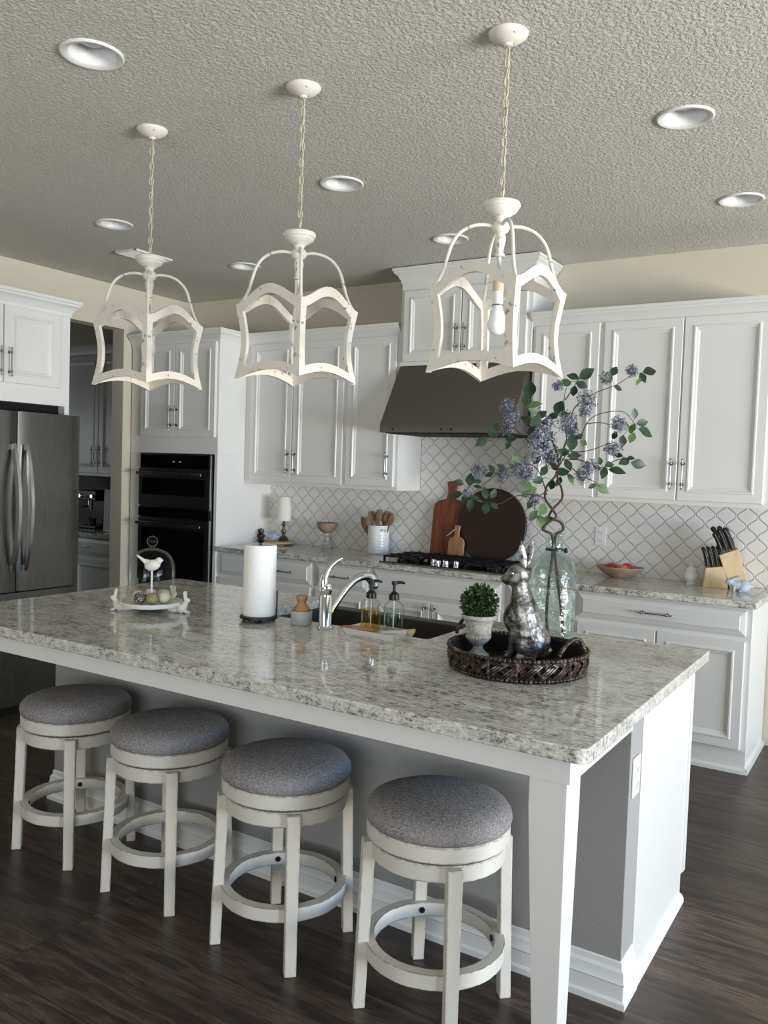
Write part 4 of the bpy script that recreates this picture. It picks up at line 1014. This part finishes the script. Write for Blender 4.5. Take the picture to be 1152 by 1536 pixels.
# ------------------------------------------------------------------ things on the back counter
o = MB().lathe([(0, .010), (.118, .010), (.125, .013), (.125, .023), (.120, .026), (0, .026)], n=44).lathe([(0, 0), (.05, 0), (.05, .011), (0, .011)], n=20).build('round_riser', lightwood, None, smooth=40, loc=(-3.585, 3.300, H))
tag(o, 'round light wooden riser board in the corner under the small lamp', 'wood riser')
lx, ly, lz = -3.570, 3.335, H + .027
t = thing('table_lamp', 'small table lamp with white linen shade and grey turned base on the wooden riser', 'lamp', (lx, ly, lz))
MB().lathe([(0, 0), (.040, 0), (.042, .008), (.034, .014), (.038, .022), (.030, .032), (.014, .040), (.011, .052), (.018, .064), (.020, .078), (.012, .098), (.010, .112), (.016, .122), (.017, .130), (.010, .140), (.007, .150), (.007, .175), (0, .175)], n=28).build('lamp_base', mat('pewter', (96, 94, 94), .35, .8), t, smooth=50)
MB().lathe([(.058, .160), (.045, .345), (.0435, .345), (.0565, .160), (.058, .160)], n=40).build('lamp_shade', shadem, t, smooth=50)
def smallbunny(name, loc, face, s, m_, label):
    t = thing(name, label, 'figurine', loc)
    f_ = Vector((math.cos(face), math.sin(face), 0)); l_ = Vector((-f_.y, f_.x, 0)); RF_ = Matrix(((f_.x, l_.x, 0), (f_.y, l_.y, 0), (0, 0, 1)))
    q = lambda u_, v_, z: tuple((f_ * u_ + l_ * v_ + Vector((0, 0, z))) * s)
    e = lambda c, r: ('e', q(*c), tuple(x * s for x in r), RF_)
    blob('rabbit_body', m_, t, [e((-.030, 0, .034), (.042, .028, .034)), e((-.028, .02, .026), (.028, .014, .026)), e((-.028, -.02, .026), (.028, .014, .026)), ('c', q(.0, 0, .036), q(.026, 0, .044), .026 * s, .019 * s), e((.044, 0, .056), (.024, .017, .019)), e((.060, 0, .052), (.011, .010, .010)),
        ('c', q(.036, .008, .070), q(-.004, .012, .084), .009 * s, .007 * s), ('c', q(.036, -.008, .070), q(-.006, -.012, .086), .009 * s, .007 * s), ('c', q(.022, .012, .030), q(.026, .012, .006), .009 * s, .007 * s), ('c', q(.022, -.012, .030), q(.026, -.012, .006), .009 * s, .007 * s),
        ('c', q(-.03, .020, .007), q(-.004, .020, .006), .008 * s, .007 * s), ('c', q(-.03, -.020, .007), q(-.004, -.020, .006), .008 * s, .007 * s), e((-.074, 0, .034), (.012, .012, .012))], .003 * max(s, .8), 3)
smallbunny('rabbit_figurine', (-.200, 3.165, H), math.radians(206), 1.0, bluebisque, 'pale blue crouching rabbit figurine in front of the knife block')
smallbunny('rabbit_figurine', (-3.648, 3.262, H + .027), math.radians(200), .95, bluebisque, 'pale blue rabbit figurine on the wooden riser left of the small lamp')
o = MB().tube([(0, 0, .012), (.035, .0, .012), (.075, .002, .012)], .010, 10).tube([(-.02 + .014 * math.cos(a), 0, .018 + .014 * math.sin(a)) for a in [2 * PI * k / 14 for k in range(14)]], .003, 6, closed=True).build('wood_bead_garland', lightwood, None, smooth=50, loc=(-3.69, 3.215, H + .025))
tag(o, 'small wooden ornament with a ring on the left edge of the riser', 'ornament')
# footed bowl
t = thing('footed_bowl', 'brown wooden bowl on a whitewashed turned pedestal', 'bowl', (-3.160, 3.345, H))
MB().lathe([(0, 0), (.052, 0), (.054, .008), (.044, .014), (.040, .020), (.044, .026), (.034, .034), (.022, .040), (.018, .048), (.024, .058), (.026, .068), (.018, .080), (.016, .090), (.022, .098), (.020, .108), (.016, .116), (0, .116)], n=32).build('pedestal', bowlwash, t, smooth=45)
MB().lathe([(0, .114), (.022, .116), (.048, .132), (.070, .158), (.078, .184), (.080, .194), (.075, .195), (.066, .168), (.046, .144), (0, .128)], n=40).build('bowl', dough, t, smooth=45)
# utensil crock
ccx, ccy = -2.680, 3.325
t = thing('utensil_crock', 'tall white ribbed ceramic crock full of wooden spoons, left of the cooktop', 'crock', (ccx, ccy, H))
pr_ = [(0, 0), (.072, 0), (.077, .004)]
for k in range(9): pr_ += [(.0775, .008 + k * .021), (.080, .016 + k * .021), (.0775, .026 + k * .021)]
pr_ += [(.081, .200), (.082, .208), (.077, .209), (.073, .200), (.072, .01), (0, .01)]
MB().lathe(pr_, n=44).build('crock_body', ceramic, t, smooth=60)
MB().tube([(.070, -.040, .178), (.082, -.048, .176), (.082, -.060, .176)], .007, 8).cyl((.066, -.058, .177), (.094, -.040, .177), .010, None, 12).build('lug_handle', matteceramic, t, smooth=50)
G_S = 'wooden utensils standing in the white crock'
ut = [(-.052, -.01, -.50, .05, .20, 's', 'wooden spoon leaning out to the far left of the crock'), (-.030, -.02, -.16, .0, .285, 'f', 'flat wooden turner at the left of the crock'), (-.012, .0, -.06, .02, .275, 's', 'wooden spoon left of centre in the crock'), (.008, -.02, .04, -.03, .30, 'f', 'wide dark wooden spatula at the middle of the crock'),
      (.020, .01, .12, .0, .275, 's', 'wooden spoon just right of the middle spatula in the crock'), (.035, -.01, .20, .0, .295, 'f', 'flat wooden spatula at the right of the crock'), (.050, .0, .30, -.02, .28, 's', 'wooden spoon leaning to the right rim of the crock'), (-.02, -.035, -.26, -.12, .24, 's', 'light wooden spoon in front at the left of the crock')]
for i, (x, y, lx_, ly_, L, kd, lb) in enumerate(ut):
    t = thing('wooden_spoon' if kd == 's' else 'wooden_spatula', lb, 'utensil', (ccx + x * .6, ccy + y * .6, H + .012), 0, G_S)
    ax = Vector((lx_, ly_, 1)).normalized(); b = MB(); b.tube([(0, 0, 0), tuple(ax * L * .78)], .0055, 8); b.build('handle', spoonw, t, smooth=60)
    c0 = ax * L * .74; c1 = ax * (L + (.06 if i == 0 else .0)); sd_ = Vector((.85, .53, 0)); 
    if kd == 's':
        z_ = ax; y_ = z_.cross(sd_).normalized(); x_ = y_.cross(z_); Rm = Matrix((x_, y_, z_)).transposed()
        MB().sphere(tuple((c0 + c1) / 2 + ax * .01), (.022, .007, (c1 - c0).length / 2 + .012), 14, 10, Rm).build('spoon_head', spoonw, t, smooth=70)
    else:
        y_ = ax.cross(sd_).normalized(); x_ = y_.cross(ax); ww = .024
        rings = [[tuple(c0 + ax * dz + x_ * (s1 * w1) + y_ * (s2 * .003)) for s1, s2 in ((-1, -1), (1, -1), (1, 1), (-1, 1))] for dz, w1 in ((0, .006), (.02, ww * .8), (.04, ww), ((c1 - c0).length + .012, ww * .9))]
        MB().loft(rings).build('spatula_head', spoonw, t, bevel=.002)

# cutting boards leaning on the backsplash
def board_poly_paddle(w_, h_, neck, hh, r=.03, r2=.02):
    pts = [(-w_ / 2, 0), (w_ / 2, 0), (w_ / 2, h_), (neck / 2, h_ + neck * .3), (neck / 2 * .8, h_ + hh * .5), (neck / 2 * 1.15, h_ + hh), (-neck / 2 * 1.15, h_ + hh), (-neck / 2 * .8, h_ + hh * .5), (-neck / 2, h_ + neck * .3), (-w_ / 2, h_)]
    return roundpoly(pts, [.006, .006, r, 0, 0, .008, .008, 0, 0, r], 5)
def board(name, label, x, y, z, lean, poly, th, m_, off=0):
    t = thing(name, label, 'cutting board', (x, y, z)); t.rotation_euler = (-math.radians(lean), 0, 0)
    MB().prism(poly, 0, th, lambda a, b_, c_: (a, c_, b_)).build('board', m_, t, bevel=.003); return t
t = board('paddle_board', 'tall reddish-brown wooden paddle cutting board leaning on the tile', -2.140, 3.352, H, 7, board_poly_paddle(.262, .405, .070, .145, .05), .018, acacia)
t = board('paddle_board', 'small wooden paddle board with a leather cord in front of the tall paddle board', -2.048, 3.312, H + .008, 6, board_poly_paddle(.120, .150, .040, .09, .03), .016, olive)
MB().tube([(-.012, -.004, .215), (-.045, -.008, .185), (-.075, -.004, .160), (-.050, -.008, .178), (-.014, -.008, .208)], .0022, 6).build('cord', MATS['socket_tan'], t, smooth=60)
RRD = .255
t = board('round_board', 'large round dark brown wooden board leaning on the tile behind the cooktop', -1.812, 3.368, H + RRD + .004, 6, [(RRD * math.cos(2 * PI * k / 56), RRD * math.sin(2 * PI * k / 56)) for k in range(56)], .022, walnut)

# gas cooktop
kx0, kx1, ky0, ky1 = -2.385, -1.475, 2.875, 3.285
t = thing('gas_cooktop', 'black gas cooktop with cast iron grates and chrome knobs under the range hood', 'cooktop', ((kx0 + kx1) / 2, (ky0 + ky1) / 2, H))
hw, hd_ = (kx1 - kx0) / 2, (ky1 - ky0) / 2
MB().box(-hw, hw, -hd_, hd_, .0, .010).build('cooktop_pan', blackgloss, t, bevel=.004)
MB().box(-hw - .003, hw + .003, -hd_ - .003, hd_ + .003, 0, .005).build('steel_rim', steel, t)
burn = [(-.33, -.10), (-.33, .10), (0, .07), (.33, -.10), (.33, .10)]
for x, y in burn:
    o = MB().lathe([(0, .010), (.044, .010), (.046, .018), (.040, .024), (0, .024)], (x, y, 0), 24).build('burner', steel, t, smooth=40)
    MB().lathe([(0, .024), (.032, .024), (.034, .029), (0, .032)], (x, y, 0), 24).build('burner_cap', castiron, o, smooth=40)
for gx0, gx1 in ((-hw + .02, -.165), (-.155, .155), (.165, hw - .02)):
    b = MB(); z0, z1 = .036, .047; y0_ = -hd_ + .02 if gx0 != -.155 else -.085; y1_ = hd_ - .02
    b.box(gx0, gx1, y0_, y0_ + .012, z0, z1).box(gx0, gx1, y1_ - .012, y1_, z0, z1).box(gx0, gx0 + .012, y0_, y1_, z0, z1).box(gx1 - .012, gx1, y0_, y1_, z0, z1)
    mx_ = (gx0 + gx1) / 2; b.box(mx_ - .005, mx_ + .005, y0_, y1_, z0, z1); b.box(gx0, gx1, (y0_ + y1_) / 2 - .005, (y0_ + y1_) / 2 + .005, z0, z1)
    for f_ in (.27, .73): b.box(gx0 + (gx1 - gx0) * f_ - .004, gx0 + (gx1 - gx0) * f_ + .004, y0_, y1_, z0 + .002, z1 + .004)
    for f_ in (.25, .75): b.box(gx0, gx1, y0_ + (y1_ - y0_) * f_ - .004, y0_ + (y1_ - y0_) * f_ + .004, z0 + .002, z1 + .004)
    for x in (gx0, gx1 - .012):
        for y in (y0_, y1_ - .012): b.box(x, x + .012, y, y + .012, .010, z0)
    b.build('grate', castiron, t)
for kx_, ky_ in ((-.085, -.125), (-.035, -.165), (.025, -.165), (.080, -.125), (-.005, -.115)):
    MB().lathe([(0, .010), (.022, .010), (.022, .016), (.018, .020), (.017, .042), (.014, .045), (0, .045)], (kx_, ky_, 0), 24).build('knob', chrome, t, smooth=40)

# fruit bowl
fx_, fy_ = -.905, 3.305
t = thing('fruit_bowl', 'wide shallow copper-toned bowl holding red fruit on the back counter', 'bowl', (fx_, fy_, H))
prof = [(0, .0), (.055, 0), (.060, .004), (.095, .022), (.135, .052), (.150, .064), (.147, .068), (.128, .054), (.09, .028), (.05, .012), (0, .010)]
b = MB().lathe(prof, n=48); b.v = [(x, y * .72, z) for x, y, z in b.v]; b.build('bowl_shell', copper, t, smooth=50)
for (dx, dy, dz, m_, lb) in ((-.052, .005, .050, applem, 'red apple at the left in the copper bowl'), (.022, -.022, .046, peachm, 'orange-red peach in front in the copper bowl'), (.034, .040, .052, applem, 'red apple at the back right in the copper bowl')):
    t = thing('apple' if m_ is applem else 'peach', lb, 'fruit', (fx_ + dx, fy_ + dy, H + dz))
    MB().lathe([(0, -.030), (.012, -.034), (.028, -.024), (.037, .0), (.034, .020), (.020, .033), (.006, .031), (0, .026)], n=24).build('fruit', m_, t, smooth=80)
    MB().tube([(0, 0, .027), (.002, 0, .040)], .0012, 6).build('stem', barkm, t)
# lidded jar
t = thing('sugar_jar', 'small round white lidded jar between the fruit bowl and the knife block', 'jar', (-.487, 3.325, H))
MB().lathe([(0, 0), (.026, 0), (.027, .006), (.022, .010), (.035, .024), (.041, .044), (.038, .062), (.028, .075), (.026, .080), (0, .080)], n=36).build('jar_body', ceramic, t, smooth=50)
MB().lathe([(.0, .080), (.031, .080), (.032, .084), (.028, .092), (.018, .100), (.007, .104), (.0055, .108), (.009, .113), (.0085, .119), (.004, .123), (0, .124)], n=28).build('lid', ceramic, t, smooth=50)
# knife block
kb_loc = Vector((-.315, 3.300, H)); kr = math.radians(16)
t = thing('knife_block', 'light bamboo knife block with black-handled knives at the right end of the counter', 'knife block', kb_loc, kr)
# local: x right, -y front.  low front tier and tall slanted rear tier leaning to the left/up
MB().loft([[(-.100, -.045, 0), (.035, -.045, 0), (.035, .05, 0), (-.100, .05, 0)], [(-.090, -.045, .112), (.020, -.045, .128), (.020, .05, .128), (-.090, .05, .112)]]).build('front_tier', bamboo, t, bevel=.003)
MB().loft([[(.048, -.047, 0), (.150, -.047, 0), (.150, .065, 0), (.048, .065, 0)], [(-.022, -.047, .190), (.082, -.047, .232), (.082, .065, .232), (-.022, .065, .190)]]).build('rear_tier', bamboo, t, bevel=.003)
def knife(lx_, ly_, z, L, r, label, big, rv=True):
    M_ = Matrix.Rotation(kr, 3, 'Z'); p = kb_loc + M_ @ Vector((lx_, ly_, 0)) + Vector((0, 0, z - H)) * 0
    t = thing('kitchen_knife' if big else 'steak_knife', label, 'knife', (p.x, p.y, H + z), kr, 'large knives in the block' if big else 'steak knives in the block')
    ax = Vector((-.36, 0, .93)).normalized() if big else Vector((-.20, 0, .98)).normalized()
    pts = [ax * 0, ax * L * .3 + Vector((.002, 0, 0)), ax * L * .7, ax * L * .92 + Vector((-.004, 0, 0)), ax * L + Vector((-.009, 0, -.003))]
    rs = [r * .85, r, r * .82, r * 1.05, r * .7]
    MB().tube([tuple(x) for x in pts], rs, 12).build('knife_handle', blackm, t, smooth=60)
    if rv: MB().tube([tuple(x + Vector((.2, -1, 0)).normalized() * (r * .78)) for x in pts[:4]], r * .34, 6).build('steel_spine', nickel, t, smooth=60)
    MB().box(-.0012, .0012, -.008, .008, -.05, .0).build('blade', nickel, t)
big = [(-.006, -.030, .196, .100, 1, 'large black-handled knife at the front left slot of the tall tier'), (.018, -.030, .206, .112, 1, 'large knife with bright steel spine, second slot of the tall tier'), (.044, -.028, .216, .108, 1, 'large black knife at the right front slot of the tall tier'),
       (.000, .030, .200, .125, 0, 'large knife standing highest at the back left of the tall tier'), (.028, .032, .210, .120, 0, 'large knife at the back middle of the tall tier'), (.054, .030, .218, .105, 0, 'large knife at the back right slot of the tall tier')]
for lx_, ly_, z, L, rv, lb in big: knife(lx_ * 1.12, ly_, z + .010, L * 1.18, .0138, lb, True, rv)
nm_ = ['leftmost', 'second from left', 'third from left', 'rightmost']
for row, (yy, rl) in enumerate(((-.024, 'front'), (.022, 'back'))):
    for k in range(4): knife(-.078 + .026 * k, yy, .117 + .004 * k, .100 + .012 * row, .0108, '%s steak knife in the %s row of the low tier' % (nm_[k], rl), False, row == 0)
